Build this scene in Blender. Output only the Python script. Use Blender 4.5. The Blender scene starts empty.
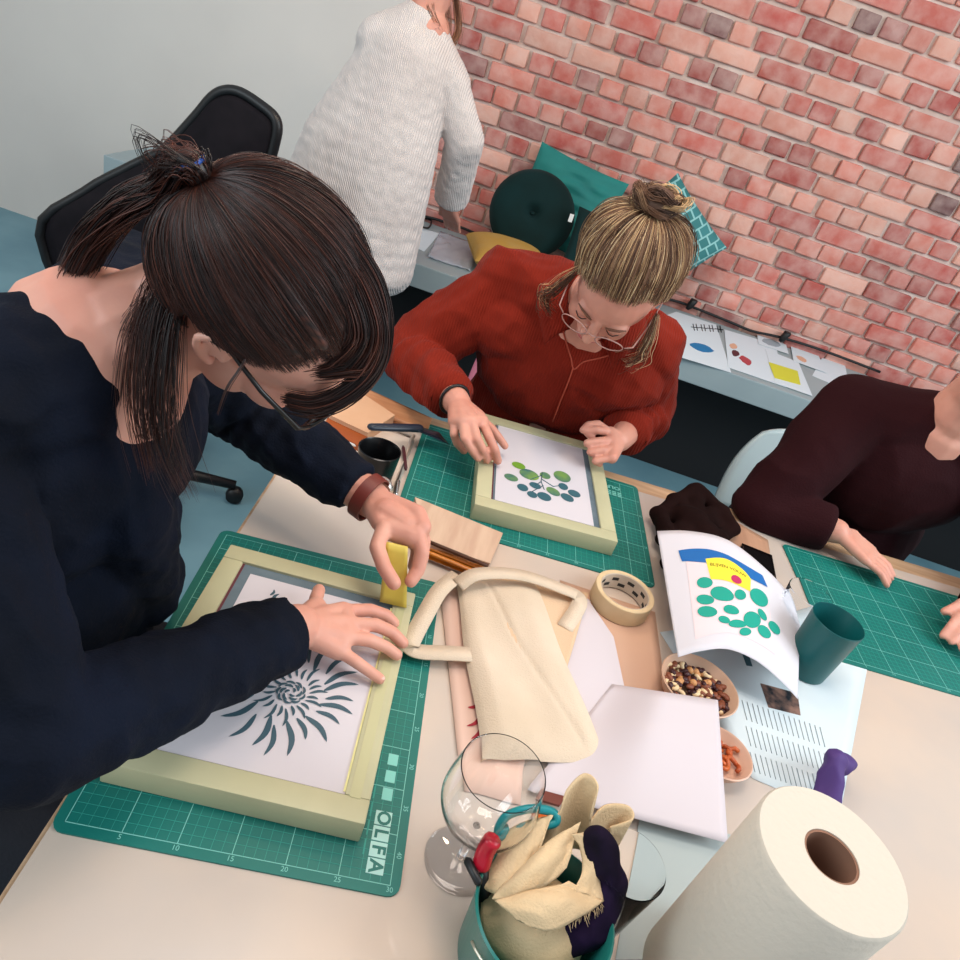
import bpy, bmesh, math, random
import numpy as np
from mathutils import Vector, Matrix, noise
from mathutils.geometry import tessellate_polygon
random.seed(7); rng = np.random.default_rng(7)
C = bpy.context.scene.collection
PI = math.pi
# ------------------------------------------------------------ camera
F = 719.0; RHO = 0.335; TH = 0.5508
CAM = np.array([0.0, 0.0, 1.442]); TZ = 0.75
_fw = np.array([0, math.cos(TH), -math.sin(TH)]); _up = np.array([0, math.sin(TH), math.cos(TH)]); _rt = np.array([1.0, 0, 0])
RT = _rt*math.cos(RHO) + _up*math.sin(RHO); UP = -_rt*math.sin(RHO) + _up*math.cos(RHO)
def P(px, py, z=None, y=None, x=None, d=None):
    """point of the place seen at (px,py) lying at height z / distance y / x / depth d"""
    r = _fw*F + RT*(px-480) - UP*(py-480)
    if z is not None: t = (z-CAM[2])/r[2]
    elif y is not None: t = y/r[1]
    elif x is not None: t = x/r[0]
    else: t = d/F
    return CAM + r*t
cd = bpy.data.cameras.new('camera'); cam = bpy.data.objects.new('camera', cd); C.objects.link(cam)
cd.sensor_width = 36; cd.sensor_fit = 'HORIZONTAL'; cd.lens = F/960*36; cd.clip_start = .02
cam.matrix_world = Matrix(((RT[0], UP[0], -_fw[0], CAM[0]), (RT[1], UP[1], -_fw[1], CAM[1]), (RT[2], UP[2], -_fw[2], CAM[2]), (0, 0, 0, 1)))
bpy.context.scene.camera = cam
# ------------------------------------------------------------ materials
def rgb(h):
    if isinstance(h, str):
        v = [int(h[i:i+2], 16)/255 for i in (0, 2, 4)]
        return [(c/12.92 if c <= .04045 else ((c+.055)/1.055)**2.4) for c in v]
    return list(h)
MATS = {}
def mat(name, col, rough=.6, metal=0, var=None, vscale=8, bump=0, bscale=60, spec=.5, trans=0, ior=1.45, sheen=0, coat=0, alpha=1, attr=False, emit=0, sss=0, detail=4, stretch=None, wave=None):
    if name in MATS: return MATS[name]
    m = bpy.data.materials.new(name); m.use_nodes = True; nt = m.node_tree; N = nt.nodes; L = nt.links
    b = N['Principled BSDF']; c = rgb(col)
    b.inputs['Base Color'].default_value = (*c, 1); b.inputs['Roughness'].default_value = rough; b.inputs['Metallic'].default_value = metal
    b.inputs['Specular IOR Level'].default_value = spec; b.inputs['Transmission Weight'].default_value = trans; b.inputs['IOR'].default_value = ior
    b.inputs['Sheen Weight'].default_value = sheen; b.inputs['Coat Weight'].default_value = coat; b.inputs['Alpha'].default_value = alpha
    if sss:
        b.inputs['Subsurface Weight'].default_value = sss; b.inputs['Subsurface Radius'].default_value = (.012, .005, .003); b.inputs['Subsurface Scale'].default_value = .6
    tc = N.new('ShaderNodeTexCoord'); mp = N.new('ShaderNodeMapping'); L.new(tc.outputs['Object'], mp.inputs[0])
    if stretch: mp.inputs['Scale'].default_value = stretch
    src = None
    if attr:
        a = N.new('ShaderNodeAttribute'); a.attribute_name = 'Col'; src = a.outputs['Color']
    if var is not None:
        n = N.new('ShaderNodeTexNoise'); n.inputs['Scale'].default_value = vscale; n.inputs['Detail'].default_value = detail; L.new(mp.outputs[0], n.inputs['Vector'])
        r = N.new('ShaderNodeValToRGB'); r.color_ramp.elements[0].position = .35; r.color_ramp.elements[1].position = .65
        L.new(n.outputs[0], r.inputs[0])
        mx = N.new('ShaderNodeMix'); mx.data_type = 'RGBA'; L.new(r.outputs[0], mx.inputs[0])
        if src: L.new(src, mx.inputs[6])
        else: mx.inputs[6].default_value = (*c, 1)
        mx.inputs[7].default_value = (*rgb(var), 1)
        src = mx.outputs[2]
        if attr:   # keep attribute mostly
            mx2 = N.new('ShaderNodeMath'); mx2.operation = 'MULTIPLY'; mx2.inputs[1].default_value = .35; L.new(r.outputs[0], mx2.inputs[0]); L.new(mx2.outputs[0], mx.inputs[0])
    if src: L.new(src, b.inputs['Base Color'])
    if bump:
        if wave:
            n = N.new('ShaderNodeTexWave'); n.inputs['Scale'].default_value = wave[0]; n.inputs['Distortion'].default_value = wave[1]; n.bands_direction = wave[2]; n.inputs['Detail'].default_value = 1
            L.new(tc.outputs['Object'], n.inputs['Vector'])
        else:
            n = N.new('ShaderNodeTexNoise'); n.inputs['Scale'].default_value = bscale; n.inputs['Detail'].default_value = 4; L.new(mp.outputs[0], n.inputs['Vector'])
        bp = N.new('ShaderNodeBump'); bp.inputs['Strength'].default_value = bump; bp.inputs['Distance'].default_value = .004 if not wave else wave[3]
        L.new(n.outputs[0], bp.inputs['Height']); L.new(bp.outputs[0], b.inputs['Normal'])
    if emit:
        b.inputs['Emission Color'].default_value = (*c, 1); b.inputs['Emission Strength'].default_value = emit
    MATS[name] = m; return m
# ------------------------------------------------------------ objects
def tag(o, label=None, cat=None, group=None, kind=None):
    if label: o['label'] = label
    if cat: o['category'] = cat
    if group: o['group'] = group
    if kind: o['kind'] = kind
    return o
def mesh(name, V, Fc, m, parent=None, smooth=True, cols=None, sharp=None):
    me = bpy.data.meshes.new(name); me.from_pydata([tuple(map(float, v)) for v in V], [], [tuple(int(i) for i in f) for f in Fc]); me.update()
    o = bpy.data.objects.new(name, me); C.objects.link(o)
    if m: me.materials.append(m)
    if smooth:
        me.polygons.foreach_set('use_smooth', [True]*len(me.polygons))
        if sharp: me.set_sharp_from_angle(angle=math.radians(sharp))
    if cols is not None:
        at = me.color_attributes.new('Col', 'FLOAT_COLOR', 'POINT')
        c = np.ones((len(V), 4)); c[:, :3] = cols; at.data.foreach_set('color', c.ravel())
    if parent is not None:
        o.parent = parent; o.matrix_parent_inverse = parent.matrix_world.inverted() if parent.type == 'EMPTY' and False else Matrix.Translation(-Vector(parent.location)) if parent.location.length else Matrix()
    return o
def empty(name, loc=(0, 0, 0)):
    o = bpy.data.objects.new(name, None); C.objects.link(o); o.location = tuple(map(float, loc)); o.empty_display_size = .05
    return o
class G:
    """geometry collector"""
    def __init__(s): s.V = []; s.F = []; s.K = []
    def add(s, V, Fc, col=None):
        b = len(s.V); s.V += [np.asarray(v, float) for v in V]; s.F += [tuple(i+b for i in f) for f in Fc]
        if col is not None: s.K += [col]*len(V)
        return s
    def obj(s, name, m, parent=None, smooth=True, sharp=None): return mesh(name, s.V, s.F, m, parent, smooth, s.K if s.K else None, sharp)
def boxg(c, size, R=None, bev=0):
    bm = bmesh.new(); bmesh.ops.create_cube(bm, size=1)
    for v in bm.verts: v.co = Vector((v.co.x*size[0], v.co.y*size[1], v.co.z*size[2]))
    if bev: bmesh.ops.bevel(bm, geom=bm.edges[:], offset=bev, segments=2, affect='EDGES', profile=.6)
    V = np.array([v.co[:] for v in bm.verts]); Fc = [[v.index for v in f.verts] for f in bm.faces]; bm.free()
    if R is not None: V = V @ np.array(R).T
    return V + np.array(c), Fc
def rotz(a): c, s = math.cos(a), math.sin(a); return np.array([[c, -s, 0], [s, c, 0], [0, 0, 1.0]])
def unit(v): v = np.asarray(v, float); return v/np.linalg.norm(v)
def frame_to(d):
    d = unit(d); a = np.array([0, 0, 1.0]) if abs(d[2]) < .9 else np.array([1.0, 0, 0])
    u = unit(np.cross(a, d)); return u, np.cross(d, u), d
def tubeg(pts, r, n=8, closed=False, cap=True):
    pts = [np.asarray(p, float) for p in pts]; k = len(pts); rs = r if hasattr(r, '__len__') else [r]*k
    V = []; Fc = []; u = None
    for i in range(k):
        if closed: t = pts[(i+1) % k]-pts[i-1]
        else: t = pts[min(i+1, k-1)]-pts[max(i-1, 0)]
        t = unit(t)
        if u is None: u = frame_to(t)[0]
        u = unit(u - t*(u@t)); w = np.cross(t, u)
        for j in range(n):
            a = 2*PI*j/n; V.append(pts[i] + rs[i]*(math.cos(a)*u+math.sin(a)*w))
    for i in range(k if closed else k-1):
        for j in range(n):
            a, b = i*n+j, i*n+(j+1) % n; c2, d2 = ((i+1) % k)*n+(j+1) % n, ((i+1) % k)*n+j; Fc.append((a, b, c2, d2))
    if cap and not closed: Fc.append(tuple(range(n))[::-1]); Fc.append(tuple((k-1)*n+j for j in range(n)))
    return V, Fc
def latheg(prof, c, n=40, axis=None, cap0=False, cap1=False):
    """prof: (r,z) list"""
    u, w, d = (np.array([1., 0, 0]), np.array([0, 1., 0]), np.array([0, 0, 1.])) if axis is None else frame_to(axis)
    V = []; Fc = []
    for r, z in prof:
        for j in range(n): a = 2*PI*j/n; V.append(np.asarray(c)+d*z+r*(math.cos(a)*u+math.sin(a)*w))
    for i in range(len(prof)-1):
        for j in range(n): Fc.append((i*n+j, i*n+(j+1) % n, (i+1)*n+(j+1) % n, (i+1)*n+j))
    if cap0: Fc.append(tuple(range(n))[::-1])
    if cap1: Fc.append(tuple((len(prof)-1)*n+j for j in range(n)))
    return V, Fc
def sphereg(c, r, n=16, m=10, R=None):
    V = []; Fc = []; r = np.array(r if hasattr(r, '__len__') else [r]*3, float)
    for i in range(m+1):
        t = PI*i/m
        for j in range(n): a = 2*PI*j/n; V.append(np.array([math.sin(t)*math.cos(a), math.sin(t)*math.sin(a), math.cos(t)])*r)
    V = np.array(V)
    if R is not None: V = V@np.array(R).T
    V = V+np.asarray(c)
    # merge poles
    top, bot = V[0], V[-1]; VV = [top]+list(V[n:-n])+[bot]; last = len(VV)-1
    for j in range(n): Fc.append((0, 1+j, 1+(j+1) % n)); Fc.append((last, last-n+(j+1) % n, last-n+j))
    for i in range(m-2):
        for j in range(n): Fc.append((1+i*n+j, 1+(i+1)*n+j, 1+(i+1)*n+(j+1) % n, 1+i*n+(j+1) % n))
    return VV, Fc
def gridg(fn, nu, nv, thick=0):
    """fn(u,v)->point; optional thickness below along local normal"""
    V = np.array([fn(i/nu, j/nv) for j in range(nv+1) for i in range(nu+1)])
    Fc = [(j*(nu+1)+i, j*(nu+1)+i+1, (j+1)*(nu+1)+i+1, (j+1)*(nu+1)+i) for j in range(nv) for i in range(nu)]
    if thick:
        gr = V.reshape(nv+1, nu+1, 3); du = np.gradient(gr, axis=1); dv = np.gradient(gr, axis=0)
        nn = np.cross(du, dv); nn /= np.linalg.norm(nn, axis=2, keepdims=True)+1e-12
        V2 = (gr-nn*thick).reshape(-1, 3); b = len(V)
        F2 = [tuple(i+b for i in f[::-1]) for f in Fc]
        rim = [i for i in range(nu+1)]+[(j)*(nu+1)+nu for j in range(1, nv+1)]+[nv*(nu+1)+i for i in range(nu-1, -1, -1)]+[j*(nu+1) for j in range(nv-1, 0, -1)]
        F3 = [(rim[k], rim[k]+b, rim[(k+1) % len(rim)]+b, rim[(k+1) % len(rim)]) for k in range(len(rim))]
        V = np.concatenate([V, V2]); Fc = Fc+F2+F3
    return V, Fc
def slab(poly, z0, z1):
    """extruded polygon of xy points"""
    n = len(poly); V = [(p[0], p[1], z1) for p in poly]+[(p[0], p[1], z0) for p in poly]
    tris = tessellate_polygon([[Vector((p[0], p[1], 0)) for p in poly]])
    area = sum(poly[i][0]*poly[(i+1) % n][1]-poly[(i+1) % n][0]*poly[i][1] for i in range(n))
    Fc = []
    for t in tris:
        a, b, c = t; s = (poly[b][0]-poly[a][0])*(poly[c][1]-poly[a][1])-(poly[c][0]-poly[a][0])*(poly[b][1]-poly[a][1])
        if s < 0: a, c = c, a
        Fc.append((a, b, c)); Fc.append((c+n, b+n, a+n))
    for i in range(n):
        j = (i+1) % n; Fc.append((i, i+n, j+n, j) if area > 0 else (j, j+n, i+n, i))
    return V, Fc
def decalg(poly, fn):
    """flat polygon in uv mapped by fn"""
    tris = tessellate_polygon([[Vector((p[0], p[1], 0)) for p in poly]])
    return [fn(*p) for p in poly], [tuple(t) for t in tris]
def cr(pts, k=6, closed=False):
    """Catmull-Rom resample"""
    pts = [np.asarray(p, float) for p in pts]; n = len(pts); out = []
    for i in range(n if closed else n-1):
        if closed: p0, p1, p2, p3 = pts[i-1], pts[i], pts[(i+1) % n], pts[(i+2) % n]
        else: p0, p1, p2, p3 = pts[max(i-1, 0)], pts[i], pts[i+1], pts[min(i+2, n-1)]
        for j in range(k):
            t = j/k; out.append(.5*((2*p1)+(-p0+p2)*t+(2*p0-5*p1+4*p2-p3)*t*t+(-p0+3*p1-3*p2+p3)*t**3))
    if not closed: out.append(pts[-1])
    return out
# ------------------------------------------------------------ blobs (closed primitives merged by voxel remesh)
def capsule(p0, r0, p1, r1, n=14, flat1=False, flat0=False):
    p0 = np.asarray(p0, float); p1 = np.asarray(p1, float); L = np.linalg.norm(p1-p0)
    if L < 1e-6: return sphereg(p0, max(r0, r1))
    u, w, d = frame_to(p1-p0); prof = []
    k = 4
    if flat0: prof += [(r0*.02, 0), (r0, 0)]
    else: prof += [(max(r0*math.cos(a), 1e-5), -r0*math.sin(a)) for a in [PI/2*(1-i/k) for i in range(k+1)]]
    if flat1: prof += [(r1, L), (r1*.02, L)]
    else: prof += [(max(r1*math.cos(a), 1e-5), L+r1*math.sin(a)) for a in [PI/2*i/k for i in range(k+1)]]
    V = []; 
    for r, z in prof:
        for j in range(n): a = 2*PI*j/n; V.append(p0+d*z+r*(math.cos(a)*u+math.sin(a)*w))
    Fc = [(i*n+j, i*n+(j+1) % n, (i+1)*n+(j+1) % n, (i+1)*n+j) for i in range(len(prof)-1) for j in range(n)]
    Fc.append(tuple(range(n))[::-1]); Fc.append(tuple((len(prof)-1)*n+j for j in range(n)))
    return V, Fc
class Blob:
    def __init__(s): s.g = G()
    def cap(s, p0, r0, p1, r1, **k): s.g.add(*capsule(p0, r0, p1, r1, **k)); return s
    def chain(s, pts, rs, flat_end=False, flat_start=False):
        for i in range(len(pts)-1): s.cap(pts[i], rs[i], pts[i+1], rs[i+1], flat1=flat_end and i == len(pts)-2, flat0=flat_start and i == 0)
        return s
    def ell(s, c, r, R=None): s.g.add(*sphereg(c, r, 24, 16, R)); return s
    def build(s, voxel, smooth=3):
        me = bpy.data.meshes.new('t'); me.from_pydata([tuple(v) for v in s.g.V], [], s.g.F)
        o = bpy.data.objects.new('t', me); C.objects.link(o)
        r = o.modifiers.new('r', 'REMESH'); r.mode = 'VOXEL'; r.voxel_size = voxel
        if smooth: sm = o.modifiers.new('s', 'SMOOTH'); sm.factor = .5; sm.iterations = smooth
        dg = bpy.context.evaluated_depsgraph_get(); ev = o.evaluated_get(dg); m2 = bpy.data.meshes.new_from_object(ev)
        V = np.empty(len(m2.vertices)*3); m2.vertices.foreach_get('co', V); V = V.reshape(-1, 3)
        Nn = np.empty(len(m2.vertices)*3); m2.vertices.foreach_get('normal', Nn); Nn = Nn.reshape(-1, 3)
        Fc = [tuple(p.vertices) for p in m2.polygons]
        bpy.data.objects.remove(o); bpy.data.meshes.remove(me); bpy.data.meshes.remove(m2)
        return V, Nn, Fc
def fold(V, N, amp, fr, seed=0, ridge=True, axis=None, st=1.0):
    """cloth folds: displace along normals by (ridged) noise, optionally compressed along an axis"""
    out = V.copy(); S = V*fr
    if axis is not None:
        a = unit(axis); S = S + np.outer(S@a, a)*(st-1)
    S = S + seed*7.3
    for i in range(len(V)):
        n = noise.noise(Vector(S[i]))
        out[i] += N[i]*amp*((1-abs(n)*2.6) if ridge else n*1.6)
    return out
# ============================================================ ROOM
WY = 3.3
m_mortar = mat('mortar', 'c0aba0', .95, var='d8c8bf', vscale=9, bump=.5, bscale=90)
m_brick = mat('brick', 'a05048', .85, attr=True, var='e2cbc0', vscale=14, bump=.6, bscale=70, detail=8)
def wall_back():
    w = mesh('wall_back', *boxg((1.25, WY+.06, 1.4), (4.0, .1, 2.8)), m_mortar, smooth=False); tag(w, kind='structure')
    g = G(); s = .2; c = .0779; rows = 36; x0 = -.5159-.6; z0 = TZ+.554
    pal = [('bd665b', 5), ('ca7a6b', 5), ('b15850', 4), ('cf8b7a', 4), ('a2524b', 2), ('d79c8a', 3), ('6e4646', .9), ('9a5d58', 1.2)]
    cs = [rgb(p[0]) for p in pal]; ws = np.array([p[1] for p in pal]); ws = ws/ws.sum()
    for j in range(-20, 18):
        z = z0-c*(j+.5); 
        if z < .04 or z > 2.78: continue
        st = (j % 2 == 0); L = s if st else s/2; off = 0 if (j % 4 == 0) else (s/2 if st else s/4*1.0)
        n = int(4.0/L)+3
        for i in range(-4 if st else -8, n):
            a = x0+off+i*L; b = a+L; jt = .0065
            if b > 3.2 or b < -.72: continue
            a = max(a, -.745)
            w_ = (b-a)-jt*2+rng.normal(0, .0022); h = c-jt*2+rng.normal(0, .0022)
            if w_ < .03: continue
            R = rotz(rng.normal(0, .01)); t = rng.normal(0, .012); R = R@np.array([[math.cos(t), 0, -math.sin(t)], [0, 1, 0], [math.sin(t), 0, math.cos(t)]])
            V, Fc = boxg(((a+b)/2+rng.normal(0, .0015), WY+.008+rng.normal(0, .0025), z+rng.normal(0, .0015)), (w_, .03, h), R, bev=.006)
            k = np.array(cs[rng.choice(len(cs), p=ws)])*rng.uniform(.88, 1.14)
            g.add(V+rng.normal(0, .0009, V.shape), Fc, tuple(np.clip(k, 0, 1)))
    b = g.obj('bricks', m_brick, w)
    b['kind'] = 'structure'
wall_back()
m_plaster = mat('plaster', 'dcd6cf', .9, var='d2ccc6', vscale=1.2, bump=.08, bscale=30)
tag(mesh('wall_plaster', *boxg((-2.04, WY+.065, 1.4), (2.6, .14, 2.8)), m_plaster, smooth=False), kind='structure').name = 'wall_back_left'
tag(mesh('wall_left', *boxg((-3.29, 1.2, 1.4), (.1, 4.4, 2.8)), m_plaster, smooth=False), kind='structure')
m_floor = mat('concrete_floor', '5f8796', .45, var='749ba8', vscale=2.5, bump=.1, bscale=20)
tag(mesh('floor', *boxg((0, .8, -.05), (6.6, 5.2, .1)), m_floor, smooth=False), kind='structure')
# bench : concrete ledge on a black base
m_ledge = mat('ledge_concrete', '9aa9ac', .45, var='8f9ea2', vscale=3, bump=.1, bscale=40)
m_black = mat('black_base', '0d0d10', .7)
BZ = .62; BY = 2.65
bench = empty('bench', (.8, 2.95, 0)); tag(bench, 'long grey concrete ledge on a black base running along the brick wall', 'bench')
mesh('ledge', *boxg((.72, (BY+WY-.026)/2, BZ-.045), (4.9, WY-.026-BY, .09), bev=.004), m_ledge, bench, smooth=False)
mesh('base', *boxg((.72, 3.12, .265), (4.9, .3, .53)), m_black, bench, smooth=False)
# ============================================================ TABLE
PSI = .085
TR = rotz(PSI); TO = np.array([-.235, .06, 0])       # near left corner of the table
def T(x, y, z=0): return TO*np.array([1, 1, 0]) + TR@np.array([x, y, 0]) + np.array([0, 0, z])
far = P(608, 470, z=TZ); tl = TR.T@(far-np.array([TO[0], TO[1], 0])); TD = tl[1]
lf = TR.T@(P(258, 498, z=TZ)-np.array([TO[0], TO[1], 0])); TX0 = lf[0]
print('table depth', TD, 'left', TX0)
m_film = mat('table_film', 'cfbaa8', .22, var='bdb1a8', vscale=3.5, bump=.12, bscale=9, coat=.35)
m_wood = mat('pale_wood', 'b08a68', .5, var='c6a382', vscale=6, stretch=(1, 12, 1), bump=.1)
m_steel = mat('dark_steel', '2a2a2c', .4, metal=.8)
table = empty('worktable', T(1.0, .7)); tag(table, 'large pale worktable with a clear plastic film over its top', 'table')
TXW = 2.3
mesh('tabletop', *boxg(T(TX0+TXW/2, TD/2, TZ-.0165), (TXW, TD, .029), TR, bev=.002), m_wood, table, smooth=False)
mesh('plastic_film', *boxg(T(TX0+TXW/2, TD/2-.02, TZ-.001), (TXW-.01, TD-.06, .002), TR), m_film, table, smooth=False)
for sx, sy in ((.06, .06), (TXW-.06, .06), (.06, TD-.06), (TXW-.06, TD-.06)):
    mesh('leg', *boxg(T(TX0+sx, sy, .36), (.05, .05, .72), TR, bev=.004), m_steel, table, smooth=False)
# ============================================================ LIGHT
w = bpy.data.worlds.new('world'); bpy.context.scene.world = w; w.use_nodes = True
w.node_tree.nodes['Background'].inputs[0].default_value = (.86, .93, 1.0, 1); w.node_tree.nodes['Background'].inputs[1].default_value = .62
def area(name, loc, to, size, power, col):
    l = bpy.data.lights.new(name, 'AREA'); l.shape = 'RECTANGLE'; l.size, l.size_y = size; l.energy = power; l.color = col
    o = bpy.data.objects.new(name, l); C.objects.link(o); o.location = loc
    o.rotation_euler = (Vector(to)-Vector(loc)).to_track_quat('-Z', 'Y').to_euler(); return o
area('window_light', (2.6, .6, 2.5), (.2, 1.6, .8), (1.6, 1.6), 66, (.86, .95, 1))
area('window_light_left', (-2.4, -.6, 2.3), (-.2, 2.2, .9), (1.6, 1.4), 42, (.8, .93, 1))
area('ceiling_light', (.1, .7, 2.7), (.1, .8, 0), (.9, .5), 18, (1, .87, .78))
for i, (x, y, z) in enumerate(((.0, 1.75, 2.35), (.45, 1.5, 2.5), (-.35, 1.3, 2.2))):
    l = bpy.data.lights.new('bulb', 'POINT'); l.energy = 9; l.color = (1, .72, .45); l.shadow_soft_size = .035
    o = bpy.data.objects.new('bulb', l); C.objects.link(o); o.location = (x, y, z)
sc = bpy.context.scene; sc.view_settings.view_transform = 'Standard'; sc.view_settings.look = 'None'; sc.view_settings.exposure = .0; sc.view_settings.gamma = 1
# ============================================================ FLAT HELPERS
def rect_fit(pix, z, w=None, h=None):
    """four pixel corners (near-left, near-right, far-right, far-left) on height z -> centre, ux, uy, w, h of a true rectangle"""
    q = [P(a, b, z=z) for a, b in pix]; c = sum(q)/4
    ux = unit((q[1]-q[0])+(q[2]-q[3])); uy = (q[3]-q[0])+(q[2]-q[1]); uy = unit(uy-ux*(uy@ux))
    W = ((q[1]-q[0])@ux+(q[2]-q[3])@ux)/2; H = ((q[3]-q[0])@uy+(q[2]-q[1])@uy)/2
    return c, ux, uy, w or W, h or H
def loc(c, ux, uy): 
    return lambda x, y, z=0: c+ux*x+uy*y+np.array([0, 0, z])
def rbox(L, x0, x1, y0, y1, z0, z1, bev=0):
    R = np.stack([unit(L(1, 0)-L(0, 0)), unit(L(0, 1)-L(0, 0)), np.array([0, 0, 1.])], 1)
    return boxg(L((x0+x1)/2, (y0+y1)/2, (z0+z1)/2), (x1-x0, y1-y0, z1-z0), R, bev)
def text_mesh(name, s, size, m, parent, L, x, y, z, ang=0, bold=0.0):
    cu = bpy.data.curves.new('t', 'FONT'); cu.body = s; cu.size = size; cu.offset = bold; cu.align_x = 'CENTER'; cu.align_y = 'CENTER'; cu.resolution_u = 3
    o = bpy.data.objects.new('t', cu); C.objects.link(o); dg = bpy.context.evaluated_depsgraph_get(); me = bpy.data.meshes.new_from_object(o.evaluated_get(dg))
    V = [v.co[:] for v in me.vertices]; Fc = [tuple(p.vertices) for p in me.polygons]; bpy.data.objects.remove(o)
    ca, sa = math.cos(ang), math.sin(ang)
    W = [L(x+v[0]*ca-v[1]*sa, y+v[0]*sa+v[1]*ca, z) for v in V]
    return W, Fc
# ============================================================ CUTTING MATS
m_mat = mat('mat_green', '08665d', .5, var='0a7066', vscale=5, bump=.05, bscale=300)
m_line = mat('mat_print', '7fc4b8', .6)
m_line2 = mat('mat_fine_print', '2f9386', .6)
def cutting_mat(L, w, h, label, logo):
    """w,h size; grid along; logo side"""
    e = empty('cutting_mat', L(0, 0)); tag(e, label, 'cutting mat', 'green cutting mats on the worktable')
    poly = []
    for cx, cy, a0 in ((w/2-.012, h/2-.012, 0), (-w/2+.012, h/2-.012, 90), (-w/2+.012, -h/2+.012, 180), (w/2-.012, -h/2+.012, 270)):
        for k in range(5): a = math.radians(a0+22.5*k); poly.append((cx+.012*math.cos(a), cy+.012*math.sin(a)))
    V, Fc = slab(poly, 0, .002); V = [L(*v) for v in V]
    mesh('mat_sheet', V, Fc, m_mat, e, smooth=False)
    g = G(); g2 = G(); zt = .0023; gw, gh = (w-.02), (h-.02)
    def line(gg, x0, y0, x1, y1, t): gg.add(*rbox(L, min(x0, x1)-t, max(x0, x1)+t, min(y0, y1)-t, max(y0, y1)+t, .0018, zt))
    nx, ny = int(round(gw/.01)), int(round(gh/.01))
    for i in range(nx+1):
        x = -gw/2+i*.01
        line(g if (i % 5 == 0 or i == nx) else g2, x, -gh/2, x, gh/2, .00035 if i % 5 == 0 else .00022)
    for j in range(ny+1):
        y = -gh/2+j*.01
        line(g if (j % 5 == 0 or j == ny) else g2, -gw/2, y, gw/2, y, .00035 if j % 5 == 0 else .00022)
    for i in range(0, nx+1, 5):
        if i: g.add(*text_mesh('n', str(i), .007, None, None, L, -gw/2+i*.01, -gh/2-.0042, zt))
    for j in range(0, ny+1, 5):
        if j: g.add(*text_mesh('n', str(ny-j if False else j), .007, None, None, L, gw/2+.0045, gh/2-j*.01, zt, -PI/2))
    g.obj('grid_print', m_line, e, smooth=False); g2.obj('fine_grid_print', m_line2, e, smooth=False)
    return e
mk1 = [(48, 831), (399, 896.7), (439, 584), (223.5, 529)]
c1, u1, v1, W1, H1 = rect_fit(mk1, TZ+.002, .32, .45); c1 = c1*[1, 1, 0]+[0, 0, TZ+.0003]
L1 = loc(c1, u1, v1); mat1 = cutting_mat(L1, .32, .45, 'green gridded cutting mat under the large flower screen, at the left corner of the table', 0)
# logo in white boxes along the right side
def logo(L, e, x, y, ang, k=1.0):
    g = G(); ca, sa = math.cos(ang), math.sin(ang)
    t = .0024
    def q(a, b): return (x+a*ca-b*sa, y+a*sa+b*ca)
    LL = lambda a, b, z=0: L(*q(a, b), z)
    m_l = mat('logo_white', 'a9d3cb', .6)
    for i, ch in enumerate('OLFA'):
        cx = (i-1.5)*.0165*k
        g.add(*rbox(LL, cx-.0076*k, cx+.0076*k, -.0085*k, .0085*k, .0018, t))
    o = g.obj('logo_boxes', m_l, e, smooth=False)
    g = G()
    for i, ch in enumerate('OLFA'):
        cx = (i-1.5)*.0165*k
        g.add(*text_mesh('n', ch, .019*k, None, None, LL, cx, 0, t+.0002, 0, .0006))
    g.obj('logo_letters', m_mat, e, smooth=False)
    g = G()
    for i in range(3):
        cx = -.052*k-.021*k*i; g.add(*rbox(LL, cx-.007*k, cx+.007*k, -.0055*k, .0055*k, .0018, t))
    g.obj('pictogram_boxes', m_line, e, smooth=False)
    g = G(); 
    for i in range(4): g.add(*rbox(LL, -.06+.02*i, -.06+.02*i+.016, -.0125*k-.0022, -.0125*k-.0008, .0018, t))
    g.obj('small_print', m_line2, e, smooth=False)
pl = P(379, 843, z=TZ); d = pl-c1; logo(L1, mat1, d@u1, d@v1, -PI/2)
c2, u2, v2, W2, H2 = rect_fit([(401.6, 497.5), (660, 590), (638.7, 487.4), (417, 432)], TZ+.002, .45, .32)
u2 = unit(np.array([math.cos(.0853), math.sin(.0853), 0])); v2 = np.array([-u2[1], u2[0], 0]); c2 = np.array([-.113, .9426, 0])+u2*.225+v2*.16+[0, 0, TZ+.0003]
L2 = loc(c2, u2, v2); mat2 = cutting_mat(L2, .45, .32, 'green cutting mat under the leaf screen in front of the person in rust red', 0)
g = G(); g.add(*text_mesh('n', 'OLFA', .016, None, None, L2, .165, .128, .0023, PI, .0004))
for i in range(4):
    for j in range(3): g.add(*rbox(L2, .145+.011*i, .145+.011*i+.008, .098+.006*j, .098+.006*j+.0035, .0018, .0023))
g.obj('logo_print', m_line, mat2, smooth=False)
# third mat
p3 = P(776, 541, z=TZ); u3 = unit(np.array([math.cos(.085), math.sin(.085), 0])); v3 = np.array([-u3[1], u3[0], 0])
c3 = p3+u3*.235-v3*.165; c3[2] = TZ+.0003; L3 = loc(c3, u3, v3)
mat3 = cutting_mat(L3, .45, .32, 'green cutting mat at the right side under the clear plastic cup', 0)
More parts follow.
